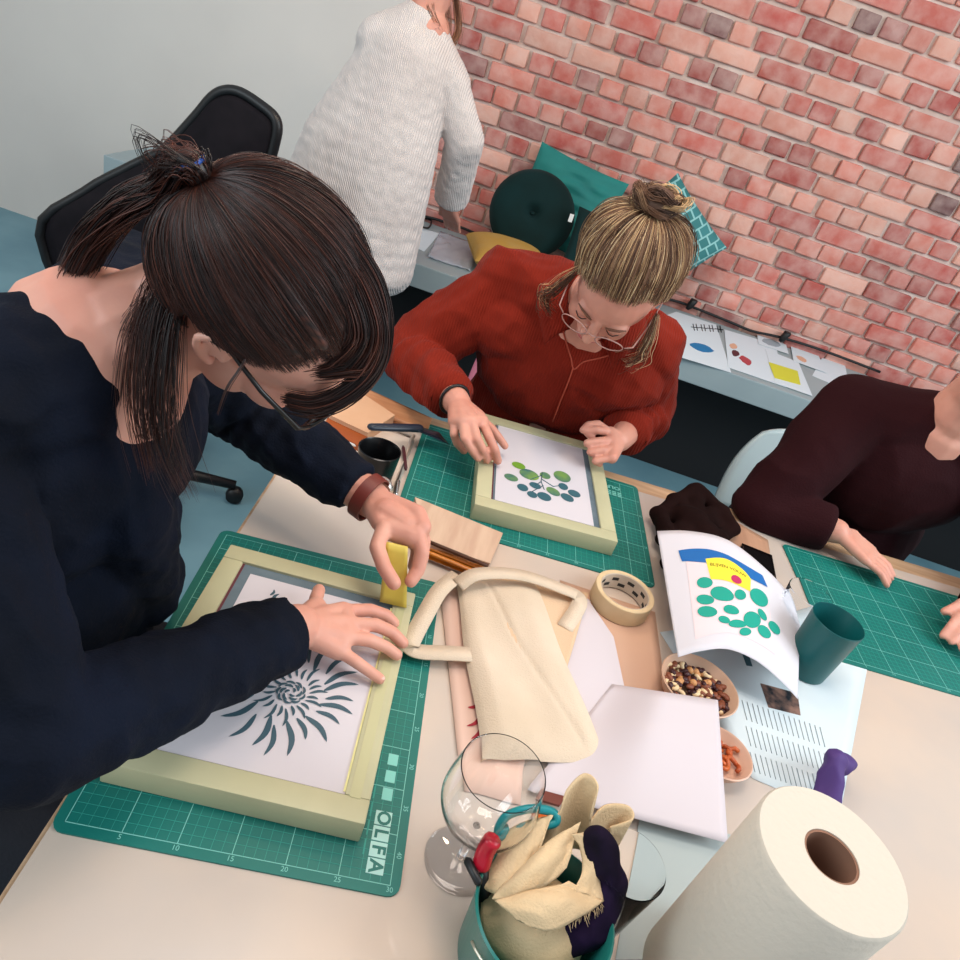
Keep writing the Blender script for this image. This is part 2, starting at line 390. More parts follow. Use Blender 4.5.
# ============================================================ SCREEN FRAMES
m_frame = mat('frame_wood', 'c3bd98', .5, var='b6b28e', vscale=7, bump=.1, bscale=80)
m_frameside = m_frame
m_mesh = mat('screen_mesh', '5c6d76', .55, var='677780', vscale=40)
m_edge = mat('red_edge', '5e2630', .6)
m_paper = mat('paper', 'd2cbcf', .8)
m_tape = mat('clear_tape', 'd9d39a', .3, var='d2cd98', vscale=20)
m_cut = mat('cut_slate', '3a5763', .6)
def screen(pix, label, zb=TZ+.0028, hh=.032, rail=.036, w=None, h=None):
    c, ux, uy, W, H = rect_fit(pix, zb+hh, w, h); c = c*[1, 1, 0]+[0, 0, zb]; L = loc(c, ux, uy)
    print(label[:20], 'W,H', W, H)
    e = empty('printing_screen', c); tag(e, label, 'printing screen')
    g = G(); 
    fr = empty
    g.add(*rbox(L, -W/2, W/2, -H/2, -H/2+rail, 0, hh, .002)); g.add(*rbox(L, -W/2, W/2, H/2-rail, H/2, 0, hh, .002))
    g.add(*rbox(L, -W/2, -W/2+rail, -H/2+rail, H/2-rail, 0, hh, .002)); g.add(*rbox(L, W/2-rail, W/2, -H/2+rail, H/2-rail, 0, hh, .002))
    g.obj('frame', m_frame, e, smooth=True, sharp=30)
    zi = hh-.004
    mesh('mesh_panel', *rbox(L, -W/2+rail-.002, W/2-rail+.002, -H/2+rail-.002, H/2-rail+.002, zi-.002, zi), m_mesh, e, smooth=False)
    g = G(); a, b = W/2-rail, H/2-rail; t = .003
    for x0, x1, y0, y1 in ((-a, -a+t, -b, b), (-a, a, -b, -b+t)): g.add(*rbox(L, x0, x1, y0, y1, zi, zi+.0004))
    g.obj('glue_edge', m_edge, e, smooth=False)
    return e, L, W, H, zi
sc1, S1, SW1, SH1, ZI1 = screen([(136-43, 758.5), (369, 827), (413, 592), (235.5, 546)], 'large pale wooden printing screen holding a white flower stencil on the near left mat', rail=.026)
A4 = lambda L, x, y, a=0: (lambda s, t, z=0: L(x+s*math.cos(a)-t*math.sin(a), y+s*math.sin(a)+t*math.cos(a), z))
def topix(L, pts, z):
    """pixel list -> local xy"""
    c = L(0, 0); ux = unit(L(1, 0)-c); uy = unit(L(0, 1)-c)
    return [((P(a, b, z=z)-c)@ux, (P(a, b, z=z)-c)@uy) for a, b in pts]
zp1 = TZ+.0028+ZI1
pp = topix(S1, [(161, 750), (352, 797), (393, 617), (250, 569)], zp1)
x0 = (pp[0][0]+pp[3][0])/2; x1 = (pp[1][0]+pp[2][0])/2; y0 = (pp[0][1]+pp[1][1])/2; y1 = (pp[2][1]+pp[3][1])/2
print('paper1', x0, x1, y0, y1)
mesh('stencil_paper', *rbox(S1, x0, x1, y0, y1, ZI1+.0002, ZI1+.0007), m_paper, sc1, smooth=False)
# flower of cut-out petals
fc = topix(S1, [(291, 691)], zp1)[0]; g = G()
def petal(L, z, base, ang, ln, wd, curl, tipb=.0, n=9):
    l, r = [], []; x, y = base; a = ang; st = ln/n
    for i in range(n+1):
        t = i/n; w_ = wd*math.sin(PI*min(t*.92+.04, 1))**.7*(1-t*.35)
        if i == n: w_ = 0
        nx, ny = -math.sin(a), math.cos(a); l.append((x+nx*w_/2, y+ny*w_/2)); r.append((x-nx*w_/2, y-ny*w_/2))
        a = ang + curl*(.5-t)*1.6+.45*curl*math.sin(t*2*PI); x += math.cos(a)*st; y += math.sin(a)*st
    V = [L(*p, z) for p in l]+[L(*p, z) for p in r]; k = n+1
    return V, [(i, i+1, k+i+1, k+i) for i in range(n)]
def pinpix(a, b): return topix(S1, [(a, b)], zp1)[0]
FZ = ZI1+.0010
tips = [(361, 676), (353, 660), (338, 648), (322, 640), (302, 636), (281, 646), (263, 656), (246, 667), (230, 681), (221, 697), (217, 713), (224, 735), (246, 745), (258, 756), (281, 758), (302, 742), (323, 746), (338, 728), (352, 719), (354, 705), (361, 689)]
def addpet(*a):
    global FZ
    FZ += 1.2e-5; g_ = petal(a[0], FZ, *a[1:]); mesh('petal_cutout', *g_, m_cut, sc1, smooth=False)
cen = np.array(pinpix(291, 693)); TI = [np.array(pinpix(*t)) for t in tips]; nT = len(TI)
for i, t in enumerate(TI):
    d0 = t-cen; k = .54 if i % 2 else .46; b_ = cen+d0*k; sg = 1
    addpet(S1, b_, math.atan2(d0[1], d0[0])+.10*sg, np.hypot(*(t-b_)), .0078 if i % 2 == 0 else .0066, .34*sg)
for i in range(nT):
    m_ = (TI[i]+TI[(i+1) % nT])/2-cen; k0, k1 = (.27, .56) if i % 2 else (.25, .44)
    addpet(S1, cen+m_*k0, math.atan2(m_[1], m_[0])+.08, np.hypot(*m_)*(k1-k0), .0042, .34)
for nr, rr, ln, wd in ((3, .0030, .007, .0036), (6, .0078, .0105, .0040), (9, .0128, .0115, .0036)):
    for k in range(nr):
        a = k*2*PI/nr+rr*60; addpet(S1, cen+rr*np.array([math.cos(a), math.sin(a)*.95]), a+PI/2+.25, ln, wd, -.55)
addpet(S1, pinpix(273, 602), 1.3, .016, .005, .5); addpet(S1, pinpix(270, 596), 1.5, .012, .004, -.5)
# tape strips along the right rail, top rail
t1 = topix(S1, [(348, 800), (402, 626)], zp1)
mesh('tape_strip', *rbox(S1, x1-.001, SW1/2-.010, -SH1/2+.024, SH1/2-.020, .0321, .0326), mat('tape_film', 'b9b68c', .3), sc1, smooth=False)
mesh('tape_edge', *rbox(S1, x1-.008, x1-.0005, y0+.002, y1+.004, ZI1+.0016, ZI1+.0021), mat('tape_bright', 'e3dd9c', .3), sc1, smooth=False)
# screen 2
sc2, S2, SW2, SH2, ZI2 = screen([(473.5, 502), (613.5, 542), (603.5, 446), (484, 414)], 'smaller printing screen with green leaf stencil in front of the person in rust red', rail=.028)
zp2 = TZ+.0028+ZI2
pq = topix(S2, [(494, 498), (593, 528), (583, 449), (499, 424)], zp2)
x0 = (pq[0][0]+pq[3][0])/2; x1 = (pq[1][0]+pq[2][0])/2; y0 = (pq[0][1]+pq[1][1])/2; y1 = (pq[2][1]+pq[3][1])/2
mesh('stencil_paper', *rbox(S2, x0, x1, y0, y1, ZI2+.0002, ZI2+.0007), m_paper, sc2, smooth=False)
m_leafs = mat('leaf_slate', '35606a', .6); m_leafg = mat('leaf_green', '6f9a2e', .6)
m_leafmix = mat('leaf_mixed', '3e6b66', .6, var='86a83a', vscale=22)
def ellipse(L, z, c, a, b, ang, n=20): return [L(c[0]+a*math.cos(t)*math.cos(ang)-b*math.sin(t)*math.sin(ang), c[1]+a*math.cos(t)*math.sin(ang)+b*math.sin(t)*math.cos(ang), z) for t in [2*PI*i/n for i in range(n)]], [tuple(range(n))]
leaves = [((518.5,466),7,4,0),((529,475),10,6,1),((511,478),7,4,1),((545,476),5.5,4,1),((562,477),9,6.5,1),((522.5,488),5.5,4,0),((535,486),6,3.5,0),((532,495),5,3.5,0),((544,497),7,4.5,0),((553,492),7.5,4,1),((563,487),5,4,0),((574,494),6.5,4,0),((567,498),7,4,0)]
for i, ((a, b), ra, rb, k) in enumerate(leaves):
    c_ = np.array(topix(S2, [(a, b)], zp2)[0]); V, Fc = ellipse(S2, ZI2+.0012, c_, ra*.0019, rb*.0029, -.15 if i not in (9, 12) else -.7)
    mesh('leaf_cutout', V, Fc, m_leafg if i == 0 else (m_leafmix if k else m_leafs), sc2, smooth=False)
stem = topix(S2, [(542, 473), (541, 482), (545, 490), (542, 494)], zp2); g = G()
for pts in ([(542, 473), (541, 482), (544, 490)], [(541, 482), (535, 486)], [(542, 480), (553, 487), (560, 486)], [(541, 476), (530, 480)], [(543, 486), (532, 492)]):
    q = topix(S2, pts, zp2); g.add(*tubeg([S2(*p, ZI2+.0012) for p in q], .0009, 4))
g.obj('stem_cutout', m_leafs, sc2)
# ============================================================ PAPERS AND TOTE
def sheet_px(name, pix, z, m, thick=.0012, parent=None, bow=0, lift=None):
    """thin sheet with true straight edges through four table points; bow lifts its middle"""
    q = [P(a, b, z=(z if lift is None else z+lift[i])) for i, (a, b) in enumerate(pix)]
    fn = lambda u, v: (q[0]*(1-u)*(1-v)+q[1]*u*(1-v)+q[2]*u*v+q[3]*(1-u)*v)+np.array([0, 0, bow*math.sin(PI*u)*math.sin(PI*v)])
    V, Fc = gridg(fn, 10, 10, thick); return mesh(name, V, Fc, m, parent), fn
m_white = mat('white_paper', 'cfc5c9', .85); m_kraft = mat('kraft_paper', 'd2a78c', .7, var='c9a38c', vscale=4); m_red = mat('red_print', 'a01f30', .6)
o, _ = sheet_px('kraft_sheet', [(600, 745), (672, 740), (655, 612), (560, 580)], TZ+.0012, m_kraft, .0006); tag(o, 'tan kraft paper sheet lying between the masking tape and the white papers', 'paper')
o, f = sheet_px('printed_paper', [(462, 792), (520, 806), (545, 595), (440, 588)], TZ+.0025, mat('pink_paper', 'dcb9a8', .8), .0008)
tag(o, 'pinkish paper print with red strokes sticking out left of the folded tote bag', 'paper')
def strokes(g, pts, z, wd):
    for a, b, cu in pts:
        A, B = P(*a, z=z), P(*b, z=z); dd = B-A; Lw = lambda x, y, zz=0: np.array([x, y, z])
        mesh('red_stroke', *petal(Lw, 0, A[:2], math.atan2(dd[1], dd[0]), np.hypot(dd[0], dd[1]), wd, cu), m_red, g, smooth=False)
strokes(o, [((482, 713), (465, 726), .4), ((484, 722), (470, 739), .3), ((480, 704), (467, 707), .3), ((480, 690), (472, 694), .3)], TZ+.0036, .006)
o, f = sheet_px('stencil_paper_sheet', [(545, 786), (642, 790), (590, 600), (570, 590)], TZ+.0045, m_white, .0008); tag(o, 'white paper with small red strokes lying under the right side of the tote bag', 'paper')
strokes(o, [((590, 705), (597, 701), .3), ((583, 692), (588, 688), .3), ((592, 716), (598, 717), .1), ((588, 676), (584, 672), .2), ((600, 732), (607, 731), .1), ((586, 732), (582, 730), .1), ((615, 783), (621, 784), .1)], TZ+.0054, .0035)
q = [P(*p, z=TZ+.008) for p in [(530, 790), (727, 843), (722, 700), (634, 686), (622, 640), (583, 596), (560, 600)]]
# large white sheets
V, Fc = slab([p[:2] for p in [P(*p, z=TZ) for p in [(548, 786), (640, 790), (632, 735), (612, 640), (583, 597), (565, 600)]]], TZ+.0056, TZ+.0066)
tag(mesh('white_sheet', V, Fc, m_white, smooth=False), 'white paper sheet under the tote bag reaching towards the masking tape', 'paper')
def bpf(u, v):
    a = np.array([528, 790.])*(1-u)*(1-v)+np.array([728, 843.])*u*(1-v)+np.array([718, 700.])*u*v+np.array([612, 684.])*(1-u)*v
    t = min(max(u, 0)*1.9, 1); t = t*t*(3-2*t); return P(a[0], a[1], z=TZ+.0075+t*(.010+.026*min(v*1.5, 1)))
V, Fc = mesh('x', *gridg(bpf, 24, 16, .0008), m_white), None
V.name = 'blank_paper'; tag(V, 'large blank white sheet overlapping the nut bowl', 'paper')
# green-grey board under the near papers
V, Fc = slab([p[:2] for p in [P(*p, z=TZ) for p in [(615, 960), (700, 960), (730, 835), (640, 815)]]], TZ+.0, TZ+.0015)
tag(mesh('plastic_sheet', V, Fc, mat('grey_plastic', 'a9b2b0', .3), smooth=False), 'grey plastic sheet showing below the blank paper by the kitchen roll', 'sheet')
# tote bag
m_canvas = mat('canvas', 'dfccb6', .9, var='d2bea6', vscale=6, bump=.35, bscale=500)
tote = empty('tote_bag', P(535, 680, z=TZ)); tag(tote, 'folded beige canvas tote bag with loose handles lying on the white papers', 'bag')
tp = [P(*p, z=TZ+.014) for p in [(483, 757), (608, 761), (535, 580), (455, 575)]]
def tfn(u, v):
    p = tp[0]*(1-u)*(1-v)+tp[1]*u*(1-v)+tp[2]*u*v+tp[3]*(1-u)*v
    ed = min(min(u, 1-u)*7, 1)*min(min(v, 1-v)*10, 1)
    z = .012*math.sqrt(max(ed, 0)) + .0035*math.sin(7*u+4*v)*ed + .003*noise.noise(Vector((u*5, v*4, 1)))*ed
    s = (u-.3-.55*(1-v)); z -= .003*math.exp(-(s/.02)**2)*ed
    wob = np.array([.002*math.sin(v*9), .0015*math.sin(u*8), 0])
    return p+wob+np.array([0, 0, z-.004])
mesh('bag_body', *gridg(tfn, 40, 60, .010), m_canvas, tote, sharp=60)
# under layer (second fold) shows on the right and top
up = [P(*p, z=TZ+.010) for p in [(520, 700), (560, 690), (589, 592), (470, 570)]]
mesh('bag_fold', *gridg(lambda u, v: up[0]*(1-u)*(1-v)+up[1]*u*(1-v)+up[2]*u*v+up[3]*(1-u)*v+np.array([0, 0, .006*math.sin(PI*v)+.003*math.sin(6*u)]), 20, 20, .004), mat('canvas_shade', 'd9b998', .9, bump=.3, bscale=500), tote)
def ribbon(pts, width, thick=.002, updir=(0, 0, 1), k=6):
    """flat strap: pts centre line, width vectors horizontal"""
    c = cr(pts, k); V = []; n = len(c)
    for i in range(n):
        t = unit(c[min(i+1, n-1)]-c[max(i-1, 0)]); s = np.cross(t, updir); s = unit(s)*width/2; up_ = unit(np.cross(s, t))*thick/2
        V += [c[i]-s-up_, c[i]+s-up_, c[i]+s+up_, c[i]-s+up_]
    Fc = []
    for i in range(n-1):
        for j in range(4): Fc.append((i*4+j, i*4+(j+1) % 4, (i+1)*4+(j+1) % 4, (i+1)*4+j))
    Fc += [(3, 2, 1, 0), tuple((n-1)*4+j for j in range(4))]
    return V, Fc
mesh('handle', *ribbon([P(458, 575, z=TZ+.02), P(440, 590, z=TZ+.03), P(425, 615, z=TZ+.028), P(412, 640, z=TZ+.02), P(411, 648, z=TZ+.016), P(422, 652, z=TZ+.015), P(445, 653, z=TZ+.017), P(478, 655, z=TZ+.016)], .024), m_canvas, tote)
mesh('handle', *ribbon([P(458, 585, z=TZ+.026), P(478, 574, z=TZ+.04), P(520, 575, z=TZ+.036), P(560, 588, z=TZ+.024), P(580, 600, z=TZ+.016), P(565, 628, z=TZ+.014)], .024), m_canvas, tote)
# ============================================================ MASKING TAPE
ct = P(622, 597, z=TZ+.018); ctz = np.array([ct[0], ct[1], TZ+.002]); m_mtape = mat('masking_tape', 'd8bd94', .6, var='cfb38b', vscale=30)
tp_ = empty('tape_roll', ctz); tag(tp_, 'thick roll of beige masking tape standing flat beside the mat', 'tape roll')
ro, ri, hh = .048, .0385, .030
def ringg(ro, ri, z0, z1, c, n=48):
    e = .001; return latheg([(ri, z0), (ri, z1-e), (ri+e, z1), (ro-e, z1), (ro, z1-e), (ro, z0+e), (ro-e, z0), (ri, z0)], c, n)
mesh('tape_body', *ringg(ro, ri+.0015, 0, hh, ctz), m_mtape, tp_, sharp=40); mesh('cardboard_core', *ringg(ri+.0015, ri, .0005, hh-.0005, ctz), mat('core_card', 'c9b9a6', .8), tp_, sharp=40)
g = G()
for k in range(9):
    for z in (.009, .019):
        a0 = k*2*PI/9+(.35 if z > .01 else 0)
        V = [ctz+np.array([(ri-.0004)*math.cos(a), (ri-.0004)*math.sin(a), zz]) for zz in (z-.003, z+.003) for a in np.linspace(a0, a0+.3, 6)]
        g.add(V, [(i, i+1, i+7, i+6) for i in range(5)])
g.obj('core_print', mat('ink_dark', '2b2b2b', .7), tp_, smooth=False)
# ============================================================ PRINTING SQUEEGEE with wooden handle
m_birch = mat('squeegee_wood', 'd3b49a', .55, var='c3a088', vscale=7, stretch=(8, 1, 1), bump=.08); m_orange = mat('squeegee_rubber', 'c8761f', .35, var='a85d16', vscale=12)
def squeegee(a, b, c, d, label, mw):
    """wood board px corners a(near left) b(near right) c(far right) d(far left)"""
    q = [P(*p, z=TZ+.024) for p in (a, b, c, d)]
    e = empty('squeegee', (sum(q)/4)*[1, 1, 0]+[0, 0, TZ+.001]); tag(e, label, 'squeegee')
    fn = lambda u, v: q[0]*(1-u)*(1-v)+q[1]*u*(1-v)+q[2]*u*v+q[3]*(1-u)*v
    mesh('wooden_handle', *gridg(fn, 8, 3, .020), mw, e, sharp=30); return e, fn
sq, fn = squeegee((425, 543), (490, 563), (503, 533), (415, 497), 'wooden squeegee with orange rubber blade lying between the two screens', m_birch)
r = [P(*p, z=TZ+.016) for p in [(415, 549), (476, 574), (488, 562), (424, 538)]]
g = G(); 
for k in range(3):
    a = k/3; b = (k+.8)/3
    V, Fc = gridg(lambda u, v: (r[0]*(1-u)+r[1]*u)*(1-(a+(b-a)*v))+(r[3]*(1-u)+r[2]*u)*(a+(b-a)*v)+np.array([0, 0, .003*math.sin(PI*v)+.001*noise.noise(Vector((u*20, k, 0)))]), 14, 5, .012); g.add(V, Fc)
g.obj('rubber_blade', m_orange, sq)
g = G(); r2 = [P(*p, z=TZ+.026) for p in [(427, 541), (488, 566)]]; g.add(*tubeg([r2[0]*(1-t)+r2[1]*t for t in np.linspace(0, 1, 8)], .0032, 6)); g.obj('ink_residue', mat('brown_ink', '4c2a17', .5), sq)
# second squeegee at the far left corner
sq2, fn = squeegee((330, 415), (368, 433), (395, 415), (365, 395), 'wooden squeegee with rust rubber blade at the far left table edge', mat('wood_tan', 'd9ae8c', .55, var='cfa07c', vscale=7))
r = [P(*p, z=TZ+.016) for p in [(322, 428), (360, 446), (368, 436), (328, 417)]]
mesh('rubber_blade', *gridg(lambda u, v: r[0]*(1-u)*(1-v)+r[1]*u*(1-v)+r[2]*u*v+r[3]*(1-u)*v, 4, 3, .012), mat('rust_rubber', '9a4a1c', .4), sq2, sharp=30)
o, _ = sheet_px('wooden_board', [(352, 404), (428, 430), (432, 418), (366, 388)], TZ+.012, mat('board_orange', 'c99067', .5, var='b87d55', vscale=5, stretch=(1, 10, 1)), .010); tag(o, 'orange-brown wooden board at the far table edge behind the black spatula', 'board')
# black spatula on the tray
sp0, sp1 = P(372, 427, z=TZ+.05), P(447, 431, z=TZ+.035)
sp = empty('palette_knife', (sp0+sp1)/2*[1, 1, 0]+[0, 0, TZ+.002]); tag(sp, 'dark blue-black plastic scraper lying across the far left of the second mat', 'scraper')
g = G(); g.add(*capsule(sp0, .0085, sp0*.4+sp1*.6, .010)); V = np.array(g.V); V[:, 2] = (V[:, 2]-sp0[2])*.7+sp0[2]; g.V = list(V); g.obj('grip', mat('navy_plastic', '1b2636', .35), sp)
q0 = sp0*.45+sp1*.55; dirv = unit(sp1-sp0); sd = np.array([-dirv[1], dirv[0], 0])
mesh('blade', *gridg(lambda u, v: q0+dirv*(.0+.07*u)+sd*((v-.5)*(.02+.02*u))+np.array([0, 0, .004-.02*u]), 4, 3, .0015), mat('navy_metal', '22323f', .3, metal=.5), sp)
# tray with tools and black cup
tr = [P(*p, z=TZ+.001) for p in [(325, 470), (392, 500), (412, 440), (350, 420)]]
tray = empty('tool_tray', sum(tr)/4); tag(tray, 'shallow pale tray of tools under the black cup at the far left', 'tray')
ctr = sum(tr)/4; fnt = lambda u, v: tr[0]*(1-u)*(1-v)+tr[1]*u*(1-v)+tr[2]*u*v+tr[3]*(1-u)*v
mesh('tray_base', *gridg(lambda u, v: fnt(u, v)+np.array([0, 0, .003]), 4, 4, .003), mat('tray_pale', 'd8c9bb', .5), tray, smooth=False)
g = G(); rim = [fnt(*p)+np.array([0, 0, .008]) for p in [(0, 0), (1, 0), (1, 1), (0, 1)]]; g.add(*tubeg(cr(rim, 1, True), .005, 6, closed=True)); g.obj('tray_rim', mat('tray_rim', 'e0cfc0', .4), tray)
def pen(name, a, b, r, m, label, cat, z=TZ+.012, grp=None):
    A, B = P(*a, z=z), P(*b, z=z); g = G(); g.add(*tubeg([A, A*.9+B*.1, A*.1+B*.9, B], [r*.5, r, r, r*.5], 8)); o = g.obj(name, m); return tag(o, label, cat, grp)
pen('craft_knife', (403, 446), (406, 470), .0035, mat('maroon_plastic', '4a1c22', .4), 'dark maroon craft knife on the right side of the tool tray', 'craft knife')
pen('marker_pen', (333, 434), (357, 446), .0035, mat('white_plastic', 'e8e6e2', .4), 'white pen lying on the tool tray beside the far squeegee', 'pen')
pen('scalpel', (399, 480), (396, 495), .003, mat('steel', 'c8cccc', .25, metal=.9), 'shiny steel scalpel on the tool tray next to the wrist watch', 'scalpel')
cc = P(380, 470, z=TZ+.008); cc = np.array([cc[0], cc[1]-.0, TZ+.006])
cupt = P(380, 449, z=TZ+.075); cc[:2] = cupt[:2]
m_cup = mat('black_cup', '0b0c0e', .25)
V, Fc = latheg([(.001, 0), (.026, 0), (.030, .01), (.0355, .069), (.034, .07), (.0325, .068), (.027, .012), (.001, .008)], cc, 36)
tag(mesh('cup', V, Fc, m_cup, sharp=50), 'small black cup standing in the tool tray', 'cup')
# ============================================================ BROWN CLOTH BAG
m_brown = mat('brown_cloth', '140706', .95, var='1e0d0b', vscale=9, spec=.1)
b0 = P(690, 535, z=TZ+.0)
B = Blob(); 
for (a, b_, z, r) in [(660, 515, .02, .016), (675, 500, .035, .016), (697, 490, .05, .012), (720, 512, .035, .016), (732, 530, .02, .014), (690, 520, .03, .028), (668, 540, .02, .018), (672, 565, .02, .016), (700, 535, .02, .03), (715, 540, .02, .02)]:
    B.ell(P(a, b_, z=TZ+z+.004), (r*1.25, r*1.1, r*.95))
pts = [(660, 515), (675, 500), (697, 490), (720, 512), (732, 530), (715, 540), (672, 565), (668, 540), (660, 515)]; zs = [.02, .035, .05, .035, .02, .02, .02, .02, .02]
for i in range(8): B.cap(P(*pts[i], z=TZ+zs[i]+.004), .015, P(*pts[i+1], z=TZ+zs[i+1]+.004), .015)
for i in range(8): B.cap(P(*pts[i], z=TZ+zs[i]+.002), .013, P(692, 522, z=TZ+.03), .02)
V, N, Fc = B.build(.003, 24); V = fold(V, N, .003, 22, 3); V[:, 2] = np.maximum(V[:, 2], TZ+.001)
tag(mesh('cloth_bag', V, Fc, m_brown), 'crumpled dark brown cloth bag at the right corner of the second mat', 'bag')
# tan wooden board right of it and black phone
o, _ = sheet_px('wooden_tray', [(722, 563), (775, 585), (768, 540), (725, 515)], TZ+.008, mat('tray_wood', 'b98f74', .5, var='a97f66', vscale=5, stretch=(10, 1, 1)), .007); tag(o, 'tan wooden board behind the curled print beside the third mat', 'board')
ph, _ = sheet_px('smartphone', [(738, 575), (779, 592), (772, 555), (742, 543)], TZ+.017, mat('phone_black', '0a0a0b', .2), .008); tag(ph, 'black smartphone on the tan board behind the curled print', 'phone')
# ============================================================ CURLED PRINT
top = cr([P(657, 531, z=TZ+.06), P(690, 531, z=TZ+.075), P(728, 540, z=TZ+.085), P(765, 568, z=TZ+.08), P(790, 596, z=TZ+.06), P(800, 625, z=TZ+.04)], 5)
bot = cr([P(678, 657, z=TZ+.055), P(700, 651, z=TZ+.068), P(728, 649, z=TZ+.075), P(757, 661, z=TZ+.07), P(782, 682, z=TZ+.055), P(798, 699, z=TZ+.035)], 5)
def smp(c, t): k = t*(len(c)-1); i = min(int(k), len(c)-2); return c[i]*(1-k+i)+c[i+1]*(k-i)
def cfn(u, v): 
    p = smp(bot, u)*(1-v)+smp(top, u)*v; return p
m_wp = mat('print_paper', 'd4d0d6', .75)
pr, _o = None, None
V, Fc = gridg(cfn, 40, 20, .0006); pr = mesh('art_print', V, Fc, m_wp); tag(pr, 'curled white art print with blue band, yellow label and teal leaves over the nut bowl', 'art print')
def nrm(u, v): a = cfn(min(u+.01, 1), v)-cfn(max(u-.01, 0), v); b = cfn(u, min(v+.01, 1))-cfn(u, max(v-.01, 0)); return unit(np.cross(a, b))
def on(u, v, k=.0006): return cfn(u, v)+nrm(u, v)*k
def band(name, c0, c1, m, n=20, k=.0006):
    """strip between two uv polylines"""
    V = []; 
    for i in range(n+1):
        a = smp(cr(c0, 6), i/n); b = smp(cr(c1, 6), i/n)
        for t in (0, .25, .5, .75, 1): V.append(on(*(a*(1-t)+b*t), k))
    Fc = [(i*5+j, i*5+j+1, (i+1)*5+j+1, (i+1)*5+j) for i in range(n) for j in range(4)]
    mesh(name, V, Fc, m, pr)
# uv of a pixel by search
_us = np.linspace(0, 1, 81); _vs = np.linspace(0, 1, 61); _UV = [(u, v) for u in _us for v in _vs]
def proj(p): d = p-CAM; z = d@_fw; return 480+F*(d@RT)/z, 480-F*(d@UP)/z
_PX = np.array([proj(cfn(u, v)) for u, v in _UV])
def uvp(a, b): i = int(np.argmin(((_PX-[a, b])**2).sum(1))); return np.array(_UV[i])
band('pink_block', [uvp(686, 562), uvp(768, 600)], [uvp(695, 640), uvp(775, 655)], mat('pale_pink_ink', 'ead0d3', .7), k=.0004)
band('blue_band', [uvp(679, 550), uvp(705, 549), uvp(740, 562), uvp(762, 576)], [uvp(681, 562), uvp(705, 562), uvp(735, 571), uvp(767, 587)], mat('blue_ink', '0c62a8', .6), k=.0008)
band('yellow_label', [uvp(706, 560), uvp(725, 560), uvp(744, 571), uvp(750, 580)], [uvp(711, 579), uvp(725, 582), uvp(740, 587), uvp(749, 591)], mat('yellow_ink', 'f0dc3c', .6), k=.001)
g = G()
txt = text_mesh('n', 'BLIJVEN VOUW', 1.0, None, None, lambda x, y, z=0: np.array([x, y, z]), 0, 0, 0)
A, Bq = uvp(710, 566), uvp(745, 578); dA = Bq-A; perp = np.array([0, -1.0])
Vt = np.array(txt[0]); mn, mx_ = Vt.min(0), Vt.max(0)
for (x, y, z) in txt[0]:
    s = (x-mn[0])/(mx_[0]-mn[0]); t = (y-mn[1])/(mx_[1]-mn[1]); q_ = A+dA*s+np.array([0, .035*(t-.5)]); g.V.append(on(*q_, .0014))
g.F += txt[1]; g.obj('label_text', mat('ink_brown', '5c4a10', .7), pr, smooth=False)
def blobuv(px_, rx, ry, ang, m, name='leaf_print', k=.0012):
    pts = []
    for t in np.linspace(0, 2*PI, 18, endpoint=False):
        a = rx*math.cos(t); b = ry*math.sin(t); pts.append((px_[0]+a*math.cos(ang)-b*math.sin(ang), px_[1]+a*math.sin(ang)+b*math.cos(ang)))
    # map by local jacobian
    c = uvp(*px_); e = .02; u0 = np.clip(c, .03, .97); J = np.stack([(np.array(proj(cfn(u0[0]+e, u0[1])))-np.array(proj(cfn(u0[0]-e, u0[1]))))/(2*e), (np.array(proj(cfn(u0[0], u0[1]+e)))-np.array(proj(cfn(u0[0], u0[1]-e))))/(2*e)], 1)
    Ji = np.linalg.inv(J); base = np.array(proj(cfn(*c)))
    V = [on(*np.clip(c+Ji@(np.array(p)-base), 0.005, .995), k) for p in pts]
    mesh(name, [on(*c, k)]+V, [(0, i+1, (i+1) % 18+1) for i in range(18)], m, pr)
m_teal = mat('teal_ink', '0d9a86', .6)
for px_, rx, ry, an in [((704.5,583),8,5.5,0),((722,594),12,7,.25),((705,600),9,5,.1),((707,612),10,5.5,.05),((740,595),6,5,.5),((759,598),11,7,.8),((731,610),8,4.5,.25),((724,620),6,3.5,.3),((737,624),9,4,.1),((752,620),9,8,.6),((762,615),7,3,1),((774,628),8,4,.9),((764,632),8,5,.8),((745,632),6,4,0)]:
    blobuv(px_, rx, ry, an, m_teal)
blobuv((736, 580), 6, 3.5, .6, mat('magenta_ink', 'b82a5c', .6), 'flower_print', .0015)
# ============================================================ BOWLS
m_bowl = mat('bowl_ceramic', 'caa48a', .4, var='c09a80', vscale=8)
def bowl(px_, z, r, h, m, label):
    c = P(*px_, z=TZ+h); c = np.array([c[0], c[1], TZ+.0012]); k = r
    V, Fc = latheg([(.001, 0), (k*.55, 0), (k*.6, .004), (k*.85, h*.45), (k, h-.001), (k-.0015, h), (k-.004, h-.002), (k*.8, h*.5), (k*.55, .01), (.001, .008)], c, 44)
    o = mesh('bowl', V, Fc, m, sharp=60); tag(o, label, 'bowl'); return c
bc = bowl((700, 684), 0, .056, .036, m_bowl, 'small tan bowl of nuts half under the white sheet')
bc2 = bowl((722, 752), 0, .041, .026, mat('bowl_pink', 'd8ad95', .4), 'small pale tan bowl of orange snack beside the blank sheet')
m_nut = [mat('almond', '7a3f26', .5), mat('cashew', 'e2c59a', .5), mat('raisin', '3a1418', .4), mat('hazelnut', 'c98f5a', .5)]
names = ['almond', 'cashew', 'raisin', 'hazelnut']; labs = ['brown almond', 'pale cashew nut', 'dark raisin', 'tan hazelnut']
